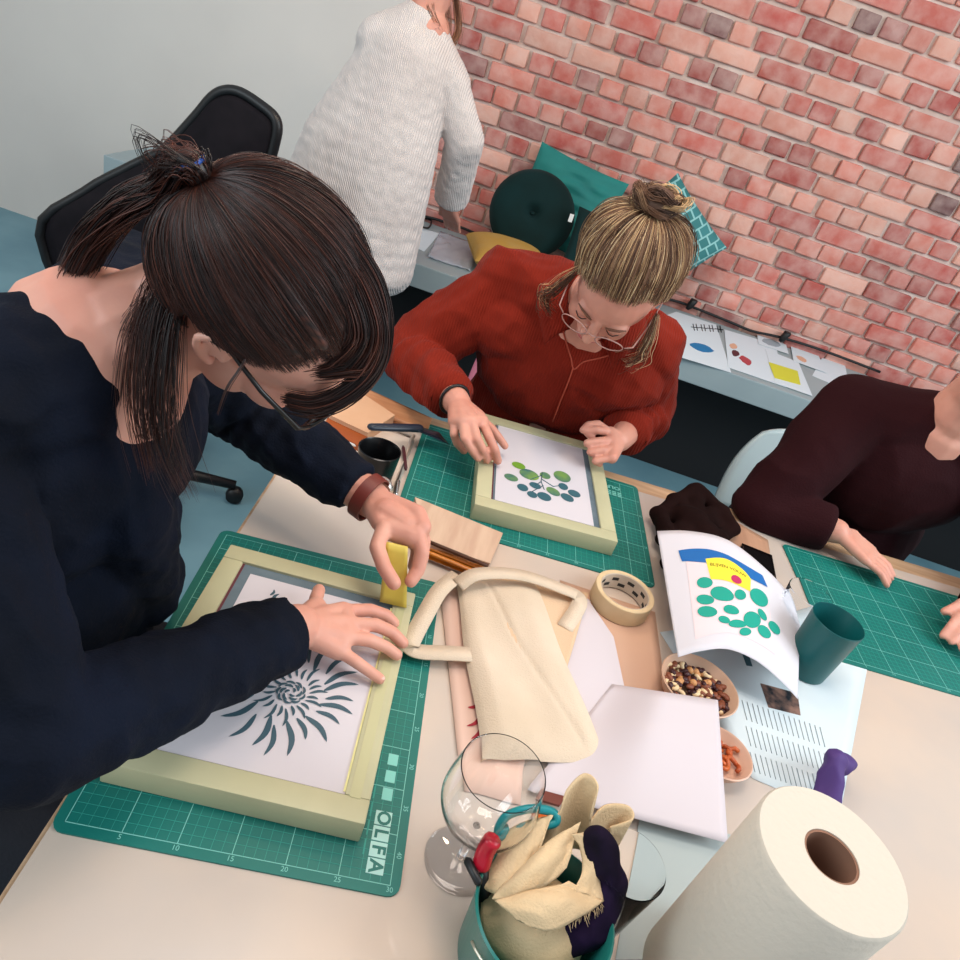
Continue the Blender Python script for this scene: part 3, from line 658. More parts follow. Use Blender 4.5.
for i in range(170):
    k = rng.choice(4, p=[.24, .24, .42, .10]); a = rng.uniform(0, 2*PI); rr = .046*math.sqrt(rng.uniform(0, 1)); lay = i % 2
    c = bc+np.array([rr*math.cos(a), rr*math.sin(a), .019+.0035*lay+rng.uniform(0, .003)])
    R = np.array(Matrix.Rotation(rng.uniform(0, 6.28), 3, 'Z') @ Matrix.Rotation(rng.uniform(-.5, .5), 3, 'Y'))
    if k == 1:
        g = G(); arc = [c+R@np.array([.006*math.cos(t), .006*math.sin(t), 0]) for t in np.linspace(-1.3, 1.3, 6)]; g.add(*tubeg(arc, [.0018, .0030, .0034, .0032, .0028, .0015], 7)); o = g.obj('cashew', m_nut[1])
    else:
        rad = {0: (.0075, .0045, .0035), 2: (.0055, .0042, .0036), 3: (.0055, .0052, .005)}[k]
        o = mesh(names[k], *sphereg(c, rad, 9, 6, R), m_nut[k])
    tag(o, labs[k]+' among the mixed nuts in the tan bowl', 'nut', 'mixed nuts in the tan bowl, '+labs[k]+'s')
m_snack = mat('orange_snack', 'c8642c', .4, var='a84a22', vscale=30)
for i in range(9):
    a = i*2.4; rr = .006+.0022*i; c = bc2+np.array([rr*math.cos(a), rr*math.sin(a), .016+.001*(i % 3)])
    ph_ = rng.uniform(0, 6.28); arc = [c+np.array([.010*math.cos(t+ph_), .010*math.sin(t+ph_), .002*math.sin(3*t)]) for t in np.linspace(0, 3.6, 8)]
    g = G(); g.add(*tubeg(arc, .003, 6)); tag(g.obj('snack_curl', m_snack), 'curled orange snack in the pale tan bowl', 'snack', 'orange snack curls in the small bowl')
# leaflet with text and photo
o, f = sheet_px('leaflet', [(752, 778), (840, 815), (880, 600), (660, 632)], TZ+.0012, mat('leaflet_paper', 'cdd8dc', .6), .0006); tag(o, 'printed leaflet with text columns and a dark photo below the curled print', 'leaflet')
g = G()
for i in range(16):
    for j in range(3):
        a = np.array([742+j*4+i*5.2, 700-j*0+i*1.8+j*26]); A = P(a[0], a[1], z=TZ+.0016); Bp = P(a[0]+5, a[1]+20, z=TZ+.0016); g.add(*tubeg([A, Bp], .0005, 4))
g.obj('text_lines', mat('grey_ink', '7c8a92', .7), o)
V, Fc = slab([p[:2] for p in [P(*p, z=TZ) for p in [(760, 684), (797, 694), (800, 716), (768, 708)]]], TZ+.0012, TZ+.0018); mesh('photo', V, Fc, mat('photo_dark', '1a1f26', .4, var='8c6a5c', vscale=60), o, smooth=False)
V, Fc = slab([p[:2] for p in [P(*p, z=TZ) for p in [(742, 655), (748, 655), (752, 667), (746, 666)]]], TZ+.0012, TZ+.0018); mesh('caption_block', V, Fc, mat('slate_ink', '345a66', .5), o, smooth=False)
# ============================================================ GLASSES, CUPS
m_glass = mat('glass', (1, 1, 1), .02, trans=1, ior=1.45)
def wineglass(c, label, rim=.040, H=.150):
    pr_ = cr([(.001, .001), (.034, .0005), (.035, .0015)], 2)+cr([(.035, .0015), (.030, .0028), (.008, .006), (.0042, .012), (.0038, .055), (.006, .060), (.022, .066), (.038, .082), (.0455, .100), (.0455, .118), (rim, H)], 5)+[(rim-.0005, H+.0003)]+cr([(rim-.0010, H), (.0443, .118), (.0443, .101), (.037, .084), (.021, .069), (.001, .0645)], 5)
    V, Fc = latheg(pr_, c, 72)
    return tag(mesh('wine_glass', V, Fc, m_glass, sharp=35), label, 'glass')
wg = P(455, 862, z=TZ+.001); wineglass(np.array([wg[0]+.004, wg[1]+.004, TZ+.0005]), 'clear stemmed wine glass with thin rim left of the teal tin')
def tumbler(c, r0, r1, h, m, name, label, cat, t=.0012):
    V, Fc = latheg([(.001, 0), (r0, 0), (r0+.0005, .002), (r1, h-.001), (r1-t/2, h), (r1-t, h-.001), (r0-t, .004), (.001, .0035)], c, 44); return tag(mesh(name, V, Fc, m, sharp=28), label, cat)
m_pl = mat('clear_plastic', (.95, .98, 1), .04, trans=1, ior=1.10)
pc = P(775, 640, z=TZ+.003); tumbler(np.array([pc[0]+.02, pc[1]+.03, TZ+.0028]), .028, .036, .09, m_pl, 'plastic_cup', 'clear plastic cup behind the curled print on the third mat', 'cup')
pc = P(838, 622, z=TZ+.105); tumbler(np.array([pc[0], pc[1], TZ+.0028]), .034, .040, .105, mat('teal_enamel', '065556', .4), 'beaker', 'solid teal beaker at the right edge beside the curled print', 'beaker')
pc = P(612, 930, z=TZ+.001); tumbler(np.array([P(626, 862, z=TZ+.11)[0]+.004, P(626, 862, z=TZ+.11)[1]+.0, TZ+.0022]), .026, .034, .11, m_pl, 'plastic_tumbler', 'tall clear plastic tumbler right behind the teal tin', 'tumbler')
# purple object on the right edge
pv = P(832, 790, z=TZ+.03); B = Blob(); B.cap(pv+[0, 0, -.012], .016, pv+[.0, .03, .02], .013); B.cap(pv+[0, .03, .02], .013, pv+[.03, .05, .0], .014); V, N, Fc = B.build(.003, 6); V = fold(V, N, .003, 40, 1)
tag(mesh('purple_cloth', V, Fc, mat('purple_fabric', '4a3070', .7)), 'small purple cloth pouch at the right edge above the kitchen roll', 'pouch')
# ============================================================ KITCHEN ROLL
kt = P(832, 856, z=TZ+.232); kb = np.array([kt[0], kt[1], TZ+.0005]); m_roll = mat('roll_paper', 'cdc3b4', .9, bump=.25, bscale=120)
kr = empty('kitchen_roll', kb); tag(kr, 'white kitchen paper roll standing upright at the lower right', 'kitchen roll')
V, Fc = latheg([(.0225, 0), (.060, 0), (.062, .002), (.062, .229), (.060, .232), (.0225, .2315), (.0225, 0)], kb, 64); mesh('paper_wrap', V, Fc, m_roll, kr, sharp=50)
V, Fc = latheg([(.0205, .001), (.0225, .001), (.0225, .2305), (.0205, .2305), (.0205, .001)], kb, 40); mesh('cardboard_tube', V, Fc, mat('tube_card', '8a6450', .9), kr, sharp=50)
# ============================================================ TIN WITH CLOTH, SCISSORS ...
tc_ = P(545, 912, z=TZ+.085); tb = np.array([tc_[0], tc_[1], TZ+.0012]); m_tin = mat('teal_tin', '24776e', .3, var='1f6c64', vscale=10)
tin = empty('tin', tb); tag(tin, 'teal metal tin holding folded beige canvas at the bottom centre', 'tin')
V, Fc = latheg([(.001, 0), (.054, 0), (.0555, .002), (.0615, .083), (.063, .085), (.061, .0865), (.0595, .084), (.0535, .004), (.001, .003)], tb, 56); mesh('tin_body', V, Fc, m_tin, tin, sharp=50)
g = G(); hp = [tb+np.array([.064*math.cos(a), .064*math.sin(a), .070+.012*math.sin((a+2.2)*1.0)]) for a in np.linspace(-2.6, -.4, 20)]; g.add(*tubeg(hp, .0016, 6)); g.obj('wire_handle', mat('wire', 'd7d2c0', .3, metal=.8), tin)
m_cv2 = mat('canvas_offcut', 'e0c49c', .85, var='d8b98f', vscale=8, bump=.3, bscale=450)
# folded cloth: curtain-like surface (bottom curve inside tin, top curve wavy)
fold_top = [P(*p) if False else p for p in []]
tp3 = [(500, 835, .075), (515, 826, .095), (540, 818, .105), (560, 812, .12), (568, 790, .135), (585, 774, .145), (597, 785, .145), (592, 806, .13), (590, 822, .115), (605, 806, .125), (628, 806, .12), (632, 818, .115), (610, 826, .105)]
bt3 = [(487, 888, .070), (505, 893, .070), (522, 880, .075), (540, 872, .080), (556, 860, .08), (566, 850, .085), (580, 850, .085), (585, 860, .08), (588, 868, .08), (592, 866, .08), (600, 862, .08), (606, 866, .08), (604, 876, .08)]
tops = cr([P(a, b, z=TZ+z) for a, b, z in tp3], 6); bots = cr([P(a, b, z=TZ+z-.02) for a, b, z in bt3], 6)
dome = None
clo = empty('canvas_cloth', tb+[0, 0, .01]); tag(clo, 'folded beige canvas cloth sticking up out of the teal tin', 'cloth')
def cl(u, v): p = smp(bots, u)*(1-v)+smp(tops, u)*v; return p+np.array([0, 0, .004*math.sin(PI*v)*noise.noise(Vector((u*9, v*2, 0)))])
mesh('upper_fold', *gridg(cl, 90, 14, .0016), m_cv2, clo)
# front swathes lying over the rim
def swath(name, A, Bc, lift, seed):
    a = cr([P(x, y, z=TZ+z) for x, y, z in A], 6); b = cr([P(x, y, z=TZ+z) for x, y, z in Bc], 6)
    def f(u, v):
        p = smp(a, u)*(1-v)+smp(b, u)*v; return p+np.array([0, 0, lift*math.sin(PI*v)*math.sin(PI*min(u*1.1+.05, 1))+.002*noise.noise(Vector((u*6, v*4, seed)))])
    mesh(name, *gridg(f, 36, 16, .0016), m_cv2, clo)
swath('left_fold', [(502, 837, .085), (515, 828, .098), (540, 820, .110), (552, 815, .115)], [(484, 888, .074), (500, 896, .08), (518, 884, .09), (535, 868, .10)], .008, 1)
swath('middle_fold', [(510, 880, .085), (535, 855, .105), (555, 838, .112), (580, 822, .115)], [(492, 899, .082), (515, 900, .09), (545, 886, .10), (566, 868, .105)], .014, 2)
swath('lower_fold', [(495, 902, .090), (525, 893, .100), (550, 888, .105), (568, 882, .105)], [(520, 922, .094), (550, 930, .098), (580, 916, .100), (603, 902, .098)], .012, 3)
swath('right_fold', [(572, 835, .118), (580, 850, .112), (582, 870, .108), (575, 890, .106)], [(590, 832, .118), (597, 855, .11), (600, 880, .105), (604, 901, .10)], .012, 4)
V, Fc = sphereg(tb+[0, .008, .050], (.050, .042, .030), 30, 14); V = [v+np.array([0, 0, .006*noise.noise(Vector(v*40))]) for v in V]; mesh('inner_fold', V, Fc, m_cv2, clo)
# frayed edge threads
g = G(); ed = cr([P(*p, z=TZ+z) for *p, z in [(540, 928, .097), (565, 922, .099), (585, 913, .10), (604, 902, .098)]], 10)
for p in ed:
    for _ in range(2): d_ = np.array([rng.normal(.002, .002), -abs(rng.normal(.004, .002)), -.002]); g.add(*tubeg([p, p+d_*.6, p+d_+[0, 0, -.001]], .00025, 3))
g.obj('frayed_edge', m_cv2, clo)
# scissors handles
m_sc = mat('scissor_teal', '168a90', .35)
sc_ = empty('scissors', tb+[0, .02, .01]); tag(sc_, 'scissors with teal plastic handles standing in the tin', 'scissors')
g = G()
lp = cr([P(*p, z=TZ+z) for *p, z in [(498, 832, .09), (507, 816, .105), (530, 809, .115), (552, 812, .115), (556, 822, .11), (540, 826, .105), (522, 828, .10), (508, 838, .09)]], 5, True)
g.add(*tubeg(lp, .0042, 8, closed=True)); g.add(*tubeg([P(503, 828, z=TZ+.095), P(505, 845, z=TZ+.07), tb+[-.02, .02, .02]], [.006, .006, .004], 8)); g.obj('handle', m_sc, sc_)
g = G(); g.add(*tubeg([tb+[-.02, .02, .03], tb+[-.012, .012, .008]], .003, 6)); g.obj('blades', mat('steel', '', .2), sc_)
# red cutter
rc = [P(494, 838, z=TZ+.115), P(486, 850, z=TZ+.10), P(480, 868, z=TZ+.085), tb+[-.035, .01, .03]]
cu_ = empty('utility_knife', rc[3]); tag(cu_, 'red plastic utility knife poking out of the left of the tin', 'knife')
g = G(); g.add(*tubeg(cr([rc[0], rc[1], rc[2]], 5), [.006]+[.0085]*9+[.0075], 10)); g.obj('red_cap', mat('red_plastic', 'b3122a', .25), cu_)
g = G(); g.add(*tubeg([rc[2], rc[3]], .007, 8)); g.obj('black_grip', mat('black_plastic', '111214', .4), cu_)
pen('black_marker', (466, 858), (480, 885), .004, mat('black_plastic', '', .4), 'thin black pen leaning at the left rim of the tin', 'pen', z=TZ+.09)
# dark purple fabric on right of tin with black brush head
B = Blob(); pts = [(600, 838, .125), (604, 850, .12), (606, 868, .11), (614, 882, .10), (606, 900, .09), (590, 925, .07), (560, 938, .06)]
rr = [.012, .013, .012, .012, .014, .018, .016]
B.chain([P(a, b, z=TZ+z) for a, b, z in pts], rr); B.chain([P(596, 838, z=TZ+.123), P(600, 866, z=TZ+.11)], [.011, .011]); V, N, Fc = B.build(.0025, 8); V = fold(V, N, .002, 45, 2)
tag(mesh('velvet_cloth', V, Fc, mat('dark_purple', '0a0610', .85, var='221036', vscale=14, spec=.2)), 'dark purple velvet cloth bunched at the right of the tin', 'cloth')
pen('orange_marker', (536, 822), (548, 818), .006, mat('orange_plastic', 'd9691e', .4), 'orange pen cap behind the scissor handles', 'pen', z=TZ+.07)
V, Fc = slab([p[:2] for p in [P(*p, z=TZ) for p in [(540, 797), (562, 803), (556, 812), (536, 806)]]], TZ+.0095, TZ+.013); tag(mesh('wooden_block', V, Fc, mat('brown_block', '6b2f22', .5), smooth=False), 'small reddish brown block behind the scissors on the white papers', 'block')
# ============================================================ BENCH OBJECTS
WF = WY-.012
def bench_sheet(pix, label, dz=.001, m=None, cat='paper', grp=None):
    V, Fc = slab([p[:2] for p in [P(*p, z=BZ) for p in pix]], BZ+dz, BZ+dz+.0008); o = mesh('paper_print', V, Fc, m or mat('bench_paper', 'd5e0e6', .7), smooth=False); return tag(o, label, cat, grp)
def bpatch(pix, dz, m, parent, name):
    V, Fc = slab([p[:2] for p in [P(*p, z=BZ) for p in pix]], BZ+dz, BZ+dz+.0006); mesh(name, V, Fc, m, parent, smooth=False)
def blob_px(c, rx, ry, ang, n=14, j=.15): return [(c[0]+(rx*math.cos(t)*math.cos(ang)-ry*math.sin(t)*math.sin(ang))*(1+rng.uniform(-j, j)), c[1]+(rx*math.cos(t)*math.sin(ang)+ry*math.sin(t)*math.cos(ang))*(1+rng.uniform(-j, j))) for t in np.linspace(0, 2*PI, n, endpoint=False)]
s1 = bench_sheet([(668, 352), (672, 355), (731, 373), (716, 325), (676, 312), (660, 318)], 'paper on the ledge with black row of symbols and a blue fish-like print', .001)
bpatch(blob_px((701, 348), 13, 3.5, .3), .002, mat('blue_print', '1273a8', .7), s1, 'blue_shape')
g = G()
for i in range(4):
    x = 693+i*8; y = 327+i*.6
    for a, b in [((x, y-3), (x+1.5, y+3.5)), ((x+3, y-3), (x+4.5, y+3.5)), ((x-2, y), (x+6, y+1))]: g.add(*tubeg([P(*a, z=BZ+.0022), P(*b, z=BZ+.0022)], .0022, 4))
g.obj('black_symbols', mat('black_ink', '16181c', .7), s1)
s2 = bench_sheet([(728, 368), (786, 388), (775, 345), (724, 330)], 'paper on the ledge with a red and dark brush print', .0022)
bpatch(blob_px((745, 361), 7, 3, .6), .0032, mat('red_brush', 'b04048', .7), s2, 'red_shape'); bpatch(blob_px((735, 354), 4, 3, .3), .0032, mat('dark_brush', '552028', .7), s2, 'dark_shape'); bpatch(blob_px((733, 347), 4, 2.5, .3), .0032, mat('peach_brush', 'd9a78a', .7), s2, 'peach_shape')
s3 = bench_sheet([(775, 384), (812, 397), (798, 363), (765, 350)], 'paper on the ledge with a yellow square print', .0034)
bpatch([(768, 363), (797, 372), (800, 386), (774, 379)], .0044, mat('yellow_print', 'd2cf3a', .7), s3, 'yellow_square')
s4 = bench_sheet([(758, 345), (788, 355), (784, 340), (756, 331)], 'paper on the ledge with faint grey sketch near the wall', .0046); bpatch(blob_px((771, 344), 9, 3, .3), .0056, mat('grey_sketch', '9aa4ac', .7), s4, 'sketch')
s5 = bench_sheet([(793, 362), (826, 374), (818, 357), (790, 346)], 'paper on the ledge with small peach sketch by the right edge', .0046); bpatch(blob_px((801, 360), 6, 2, .5), .0056, mat('peach_brush', '', .7), s5, 'sketch')
s6 = bench_sheet([(812, 376), (850, 392), (845, 366), (822, 358)], 'blank paper on the ledge above the maroon sleeve', .001)
s7 = bench_sheet([(424, 252), (440, 234), (420, 228), (400, 240)], 'pale paper on the ledge beside the white cardigan', .001)
# clear bag
V, Fc = gridg(lambda u, v: (P(427, 258, z=BZ)*(1-u)+P(470, 272, z=BZ)*u)*(1-v)+(P(440, 232, z=BZ)*(1-u)+P(480, 246, z=BZ)*u)*v+np.array([0, 0, .004+.012*abs(noise.noise(Vector((u*5, v*5, 3))))]), 24, 18, .0008)
tag(mesh('plastic_bag', V, Fc, mat('bag_film', (.8, .85, .92), .12, trans=.6, ior=1.2, spec=.8)), 'crinkled clear plastic bag on the ledge left of the mustard cushion', 'plastic bag')
# cable with sockets
m_cab = mat('cable_black', '0d0d0f', .5)
cp = [P(422, 218, y=WY-.05), P(442, 221, y=WY-.03), P(470, 232, y=WY-.03), P(500, 250, y=WY-.03)]
cab = empty('light_string', P(600, 300, z=BZ)); tag(cab, 'black festoon cable with lamp sockets lying along the ledge at the brick wall', 'light string')
cpx = [(400, 214), (422, 216), (445, 222), (470, 231), (500, 246), (560, 268), (620, 290), (672, 300), (700, 310), (730, 322), (752, 331), (775, 336), (800, 343), (830, 353), (880, 372)]
cz = [.012]*len(cpx); pts = []
for a, b in cpx: 
    p = P(a, b, z=BZ+.012); p[1] = min(p[1], WF-.018); q_ = P(a, b, y=p[1]); q_[2] = max(q_[2], BZ+.007); pts.append(q_)
g = G(); g.add(*tubeg(cr(pts, 5), .006, 8)); g.obj('cable', m_cab, cab)
g = G(); lpp = [P(*p, z=BZ+.012) for p in [(422, 216), (418, 224), (428, 228), (432, 220), (424, 217)]]
for p in lpp: p[1] = min(p[1], WF-.015)
g.add(*tubeg(cr(lpp, 6, True), .004, 6, closed=True)); g.obj('cable_loop', m_cab, cab)
for (a, b), (a2, b2) in [((691, 297), (688, 306)), ((784, 326), (780, 337)), ((682, 187), (677, 190))][:2]:
    p0 = P(a2, b2, z=BZ+.03); p0[1] = min(p0[1], WF-.03); p0[2] = BZ+.018
    g = G(); g.add(*tubeg([p0, p0+[.006, 0, .018], p0+[.014, 0, .048], p0+[.014, 0, .050]], [.008, .016, .017, .012], 12)); g.obj('lamp_socket', m_cab, cab)
# cushions
m_dg = mat('dark_green_velvet', '06201f', .8, var='0a2b2c', vscale=6, sheen=.05, spec=.2)
m_tv = mat('teal_velvet', '0f6a66', .7, var='177f78', vscale=5, sheen=.1)
def cushion(c, R, w, h, t, m, name, label, ptn=None, wr=.0):
    n = 36
    def f(u, v, s):
        x, y = 2*u-1, 2*v-1; k = (1-abs(x)**2.6)*(1-abs(y)**2.6); pin = 1-.06*(1-abs(x))*abs(y)**3-.0; px_ = x*w/2*(1-.05*(1-y*y)*abs(x)**4); py_ = y*h/2*(1-.05*(1-x*x)*abs(y)**4)
        z = s*t/2*max(k, 0)**.45+wr*k*noise.noise(Vector((x*2+s, y*6, 2)))
        return c+R@np.array([px_, py_, z])
    g = G(); V, Fc = gridg(lambda u, v: f(u, v, 1), n, n); g.add(V, Fc); V, Fc = gridg(lambda u, v: f(u, v, -1), n, n); g.add(V, [q[::-1] for q in Fc])
    o = g.obj(name, m); return tag(o, label, 'cushion')
def Rframe(xd, zd): z = unit(zd); x = np.asarray(xd, float); x = unit(x-z*(x@z)); return np.stack([x, np.cross(z, x), z], 1)
tilt = np.array([0, -1, .28])
# round tufted cushion
rcx = P(532, 214, y=WY-.22); Rr = Rframe((1, 0, 0), (0.05, -1, .42)); g = G(); n = 48
prof = []
for s in (1, -1):
    V = []; rings = 14
    for i in range(rings+1):
        r = i/rings
        for j in range(n):
            a = 2*PI*j/n; z = .05*(1-r**4)**.5*(1-.75*math.exp(-(r/.13)**2)) + .003*math.sin(a*24)*r*(1-r)*3
            V.append(rcx+Rr@np.array([r*.175*math.cos(a), r*.175*math.sin(a), s*z]))
    Fc = [(i*n+j, (i+1)*n+j, (i+1)*n+(j+1) % n, i*n+(j+1) % n) for i in range(rings) for j in range(n)]
    g.add(V, Fc if s > 0 else [q[::-1] for q in Fc])
rc_ = g.obj('round_cushion', m_dg); tag(rc_, 'round dark green tufted velvet cushion against the brick wall', 'cushion')
mesh('button', *sphereg(rcx+Rr@np.array([0, 0, .017]), (.012, .012, .008), 12, 8), m_dg, rc_)
cushion(P(566, 205, y=WY-.10), Rframe((1, 0, -.12), (0, -1, .3)), .40, .36, .06, m_tv, 'cushion', 'teal velvet cushion with a pointed corner behind the round dark cushion', wr=.02)
dcx = P(605, 262, y=WY-.34); dcx[2] = BZ+.165; cushion(dcx, Rframe((1, 0, .0), (.1, -1, .4)), .34, .32, .07, m_dg, 'cushion', 'dark green square cushion partly hidden behind the blonde hair bun')
mesh('white_tag', *boxg(P(571, 218, y=WY-.34), (.016, .003, .03), rotz(.2)), mat('white_plastic', '', .4), rc_, smooth=False)
# patterned cushion
m_pat = bpy.data.materials.new('patterned_teal'); m_pat.use_nodes = True; nt = m_pat.node_tree; bb = nt.nodes['Principled BSDF']; bb.inputs['Roughness'].default_value = .7
tcn = nt.nodes.new('ShaderNodeTexCoord'); mpn = nt.nodes.new('ShaderNodeMapping'); mpn.inputs['Rotation'].default_value = (0, PI/4, 0); brn = nt.nodes.new('ShaderNodeTexBrick'); brn.offset = .5
mp2 = nt.nodes.new('ShaderNodeMapping'); mp2.inputs['Rotation'].default_value = (PI/2, 0, 0); nt.links.new(tcn.outputs['Object'], mpn.inputs[0]); nt.links.new(mpn.outputs[0], mp2.inputs[0]); nt.links.new(mp2.outputs[0], brn.inputs['Vector'])
brn.inputs['Scale'].default_value = 9; brn.inputs['Brick Width'].default_value = .35; brn.inputs['Row Height'].default_value = .35; brn.inputs['Mortar Size'].default_value = .03
brn.inputs['Color1'].default_value = (*rgb('286f70'), 1); brn.inputs['Color2'].default_value = (*rgb('357d80'), 1); brn.inputs['Mortar'].default_value = (*rgb('86bbb9'), 1); nt.links.new(brn.outputs[0], bb.inputs['Base Color'])
cushion(P(664, 238, y=WY-.17), Rframe((1, 0, -.75), (-.1, -1, .35)), .36, .36, .12, m_pat, 'cushion', 'teal cushion with pale diamond lines standing on its corner right of the hair bun')
cushion(P(508, 256, z=BZ+.065), Rframe((1, .35, 0), (0, -.04, 1)), .32, .30, .12, mat('mustard_knit', 'b8924f', .85, var='b88e3c', vscale=12, bump=.4, bscale=200), 'cushion', 'mustard yellow cushion lying flat on the ledge behind the rust red shoulder')
# ============================================================ BLACK OFFICE CHAIR
m_ch = mat('black_mesh_fabric', '0f0b10', .8, var='151015', vscale=30, spec=.2); m_chf = mat('black_chair_frame', '0b0a0c', .45)
CY = 1.9
oc = empty('office_chair', np.array([-.95, 1.75, 0])); tag(oc, 'black high-backed office chair against the white wall at upper left', 'office chair')
outline = [(137, 165), (165, 150), (195, 118), (212, 98), (226, 91), (242, 93), (262, 105), (276, 116), (280, 128), (276, 148), (268, 180), (262, 240), (250, 320), (110, 330), (60, 230), (95, 190)]
ol = [P(a, b, y=CY) for a, b in outline]; olc = cr(ol, 4, True); n = len(olc); cen_ = sum(olc)/n
def bowd(p): return p+np.array([0, .10*((p[0]-cen_[0])/.25)**2*-.3, 0])
g = G(); V = [bowd(p) for p in olc]+[bowd(cen_+(p-cen_)*.9)+[0, -.018, 0] for p in olc]+[bowd(cen_+(p-cen_)*.9)+[0, .02, 0] for p in olc]
inner = [cen_+np.array([0, -.012, 0])]
Fc = [(i, (i+1) % n, n+(i+1) % n, n+i) for i in range(n)]+[(i, 2*n+i, 2*n+(i+1) % n, (i+1) % n) for i in range(n)]
V += inner+[cen_+np.array([0, .02, 0])]
Fc += [(n+i, n+(i+1) % n, 3*n) for i in range(n)]+[(2*n+(i+1) % n, 2*n+i, 3*n+1) for i in range(n)]
mesh('backrest', V, Fc, m_ch, oc)
g = G(); g.add(*tubeg([bowd(p) for p in olc], .014, 8, closed=True)); g.obj('back_frame', m_chf, oc)
mesh('seat', *boxg((-.97, 1.62, .47), (.5, .48, .07), bev=.03), m_ch, oc)
g = G(); g.add(*tubeg([(-.97, 1.66, .43), (-.97, 1.66, .09)], .025, 12)); g.obj('gas_column', m_chf, oc)
g = G(); g.add(*tubeg([(-.97, 1.82, .44), (-.97, 1.93, .50), (-.96, 1.94, .75)], .02, 8)); g.obj('back_support', m_chf, oc)
for k in range(5):
    a = k*2*PI/5+.3; d_ = np.array([math.cos(a), math.sin(a), 0]); b_ = np.array([-.97, 1.66, .09])
    g = G(); g.add(*tubeg([b_, b_+d_*.28+[0, 0, -.025]], [.022, .014], 8)); fo = g.obj('foot', m_chf, oc)
    g = G(); cs = b_+d_*.28+[0, 0, -.062]; s_ = np.array([-d_[1], d_[0], 0])*.016; g.add(*latheg([(.001, -.016), (.024, -.016), (.027, 0), (.024, .016), (.001, .016)], cs, 16, axis=s_)); g.obj('caster', m_chf, oc)
# ============================================================ PEOPLE
def skinmat(n, col, var): return mat(n, col, .5, var=var, vscale=14, sss=.15, bump=.05, bscale=250)
m_skin1 = skinmat('skin_warm', 'd9a08c', 'd0917e'); m_skin2 = skinmat('skin_rosy', 'd79a86', 'cc8a76'); 
class Head:
    """local frame: f face forward, l left, c crown; centre between the ears"""
    def __init__(s, C_, f, c, k=1.0):
        s.C = np.asarray(C_, float); s.f = unit(f); c = np.asarray(c, float); s.c = unit(c-s.f*(c@s.f)); s.l = np.cross(s.c, s.f); s.k = k
        s.M = np.stack([s.f, s.l, s.c], 1)
    def w(s, x, y, z): return s.C+s.M@(np.array([x, y, z])*s.k)
    def R(s): return s.M
    def add(s, B):
        e = lambda c, r: B.ell(s.w(*c), np.array(r)*s.k, s.M)
        e((-.012, 0, .030), (.094, .073, .084)); e((.018, 0, .020), (.078, .068, .075)); e((.032, 0, -.035), (.058, .054, .066)); e((.052, 0, -.070), (.034, .030, .030)); e((.070, 0, -.088), (.020, .020, .017))
        for y in (-1, 1):
            e((.056, y*.036, -.032), (.030, .022, .026)); e((.020, y*.048, -.052), (.030, .014, .030)); e((.082, y*.024, .020), (.014, .024, .009))
            # ear
            q = [s.w(-.002+a, y*(.070+b), c) for a, b, c in [(.006, .000, -.026), (-.004, .006, -.020), (-.012, .014, -.002), (-.016, .017, .012), (-.010, .015, .024), (.002, .008, .026), (.010, .003, .018)]]
            B.chain(q, [v*s.k for v in (.0062, .0052, .0042, .0042, .0042, .004, .0038)])
            B.ell(s.w(-.002, y*.073, .002), np.array((.012, .004, .018))*s.k, s.M); B.ell(s.w(.010, y*.071, -.004), np.array((.005, .006, .007))*s.k, s.M)
        # nose
        B.cap(s.w(.090, 0, .014), .009*s.k, s.w(.108, 0, -.022), .0105*s.k); e((.110, 0, -.024), (.011, .010, .009)); 
        for y in (-1, 1): e((.100, y*.011, -.028), (.010, .0075, .0075))
        e((.094, 0, -.050), (.009, .021, .0065)); e((.091, 0, -.060), (.009, .019, .0065)); e((.082, 0, -.052), (.014, .026, .018))
        return s
    def sculpt(s, V, N):
        """soft sockets, mouth line"""
        L_ = (V-s.C)@s.M/s.k
        for (x, y, z, sg, am) in [(.092, .031, .000, .013, -.006), (.092, -.031, .000, .013, -.006), (.100, 0, -.0555, .0035, -.002)]:
            if am == -.002: d2 = ((L_[:, 0]-x)/.02)**2+((L_[:, 1]-y)/.018)**2+((L_[:, 2]-z)/sg)**2
            else: d2 = ((L_-[x, y, z])**2).sum(1)/sg**2
            V = V+np.outer(am*s.k*np.exp(-d2), s.f)
        return V
    def details(s, person, brow, lipc='b5605c', closed=True):
        for y in (-1, 1):
            mesh('eyebrow', *tubeg([s.w(x, y*b, c) for x, b, c in [(.0985, .014, .020), (.0985, .024, .0255), (.094, .036, .0265), (.085, .046, .022)]], [.0016*s.k, .0026*s.k, .0022*s.k, .001*s.k], 6), brow, person)
            mesh('eyelid', *sphereg(s.w(.079, y*.031, .001), np.array((.0125, .0140, .0115))*s.k, 16, 10, s.M), m_skin1 if brow.name == 'brow_dark' else m_skin2, person)
            mesh('eyelashes', *tubeg([s.w(x, y*b, c) for x, b, c in [(.0895, .020, -.004), (.0930, .027, -.006), (.0925, .034, -.006), (.0865, .042, -.003)]], .0010*s.k, 5), mat('lash', '1a1210', .6), person)
        g = G()
        for c, r in [((.0955, 0, -.0505), (.0085, .0205, .0048)), ((.0930, 0, -.0600), (.0085, .0175, .0052))]: g.add(*sphereg(s.w(*c), np.array(r)*s.k, 14, 8, s.M))
        g.obj('lips', mat('lips', lipc, .45), person)
def sm(t): return t*t*(3-2*t)
def finger(B, pts, r=.008, taper=.82):
    n = len(pts); rs = [r*(1-(1-taper)*i/(n-1)) for i in range(n)]
    B.chain(pts, rs)
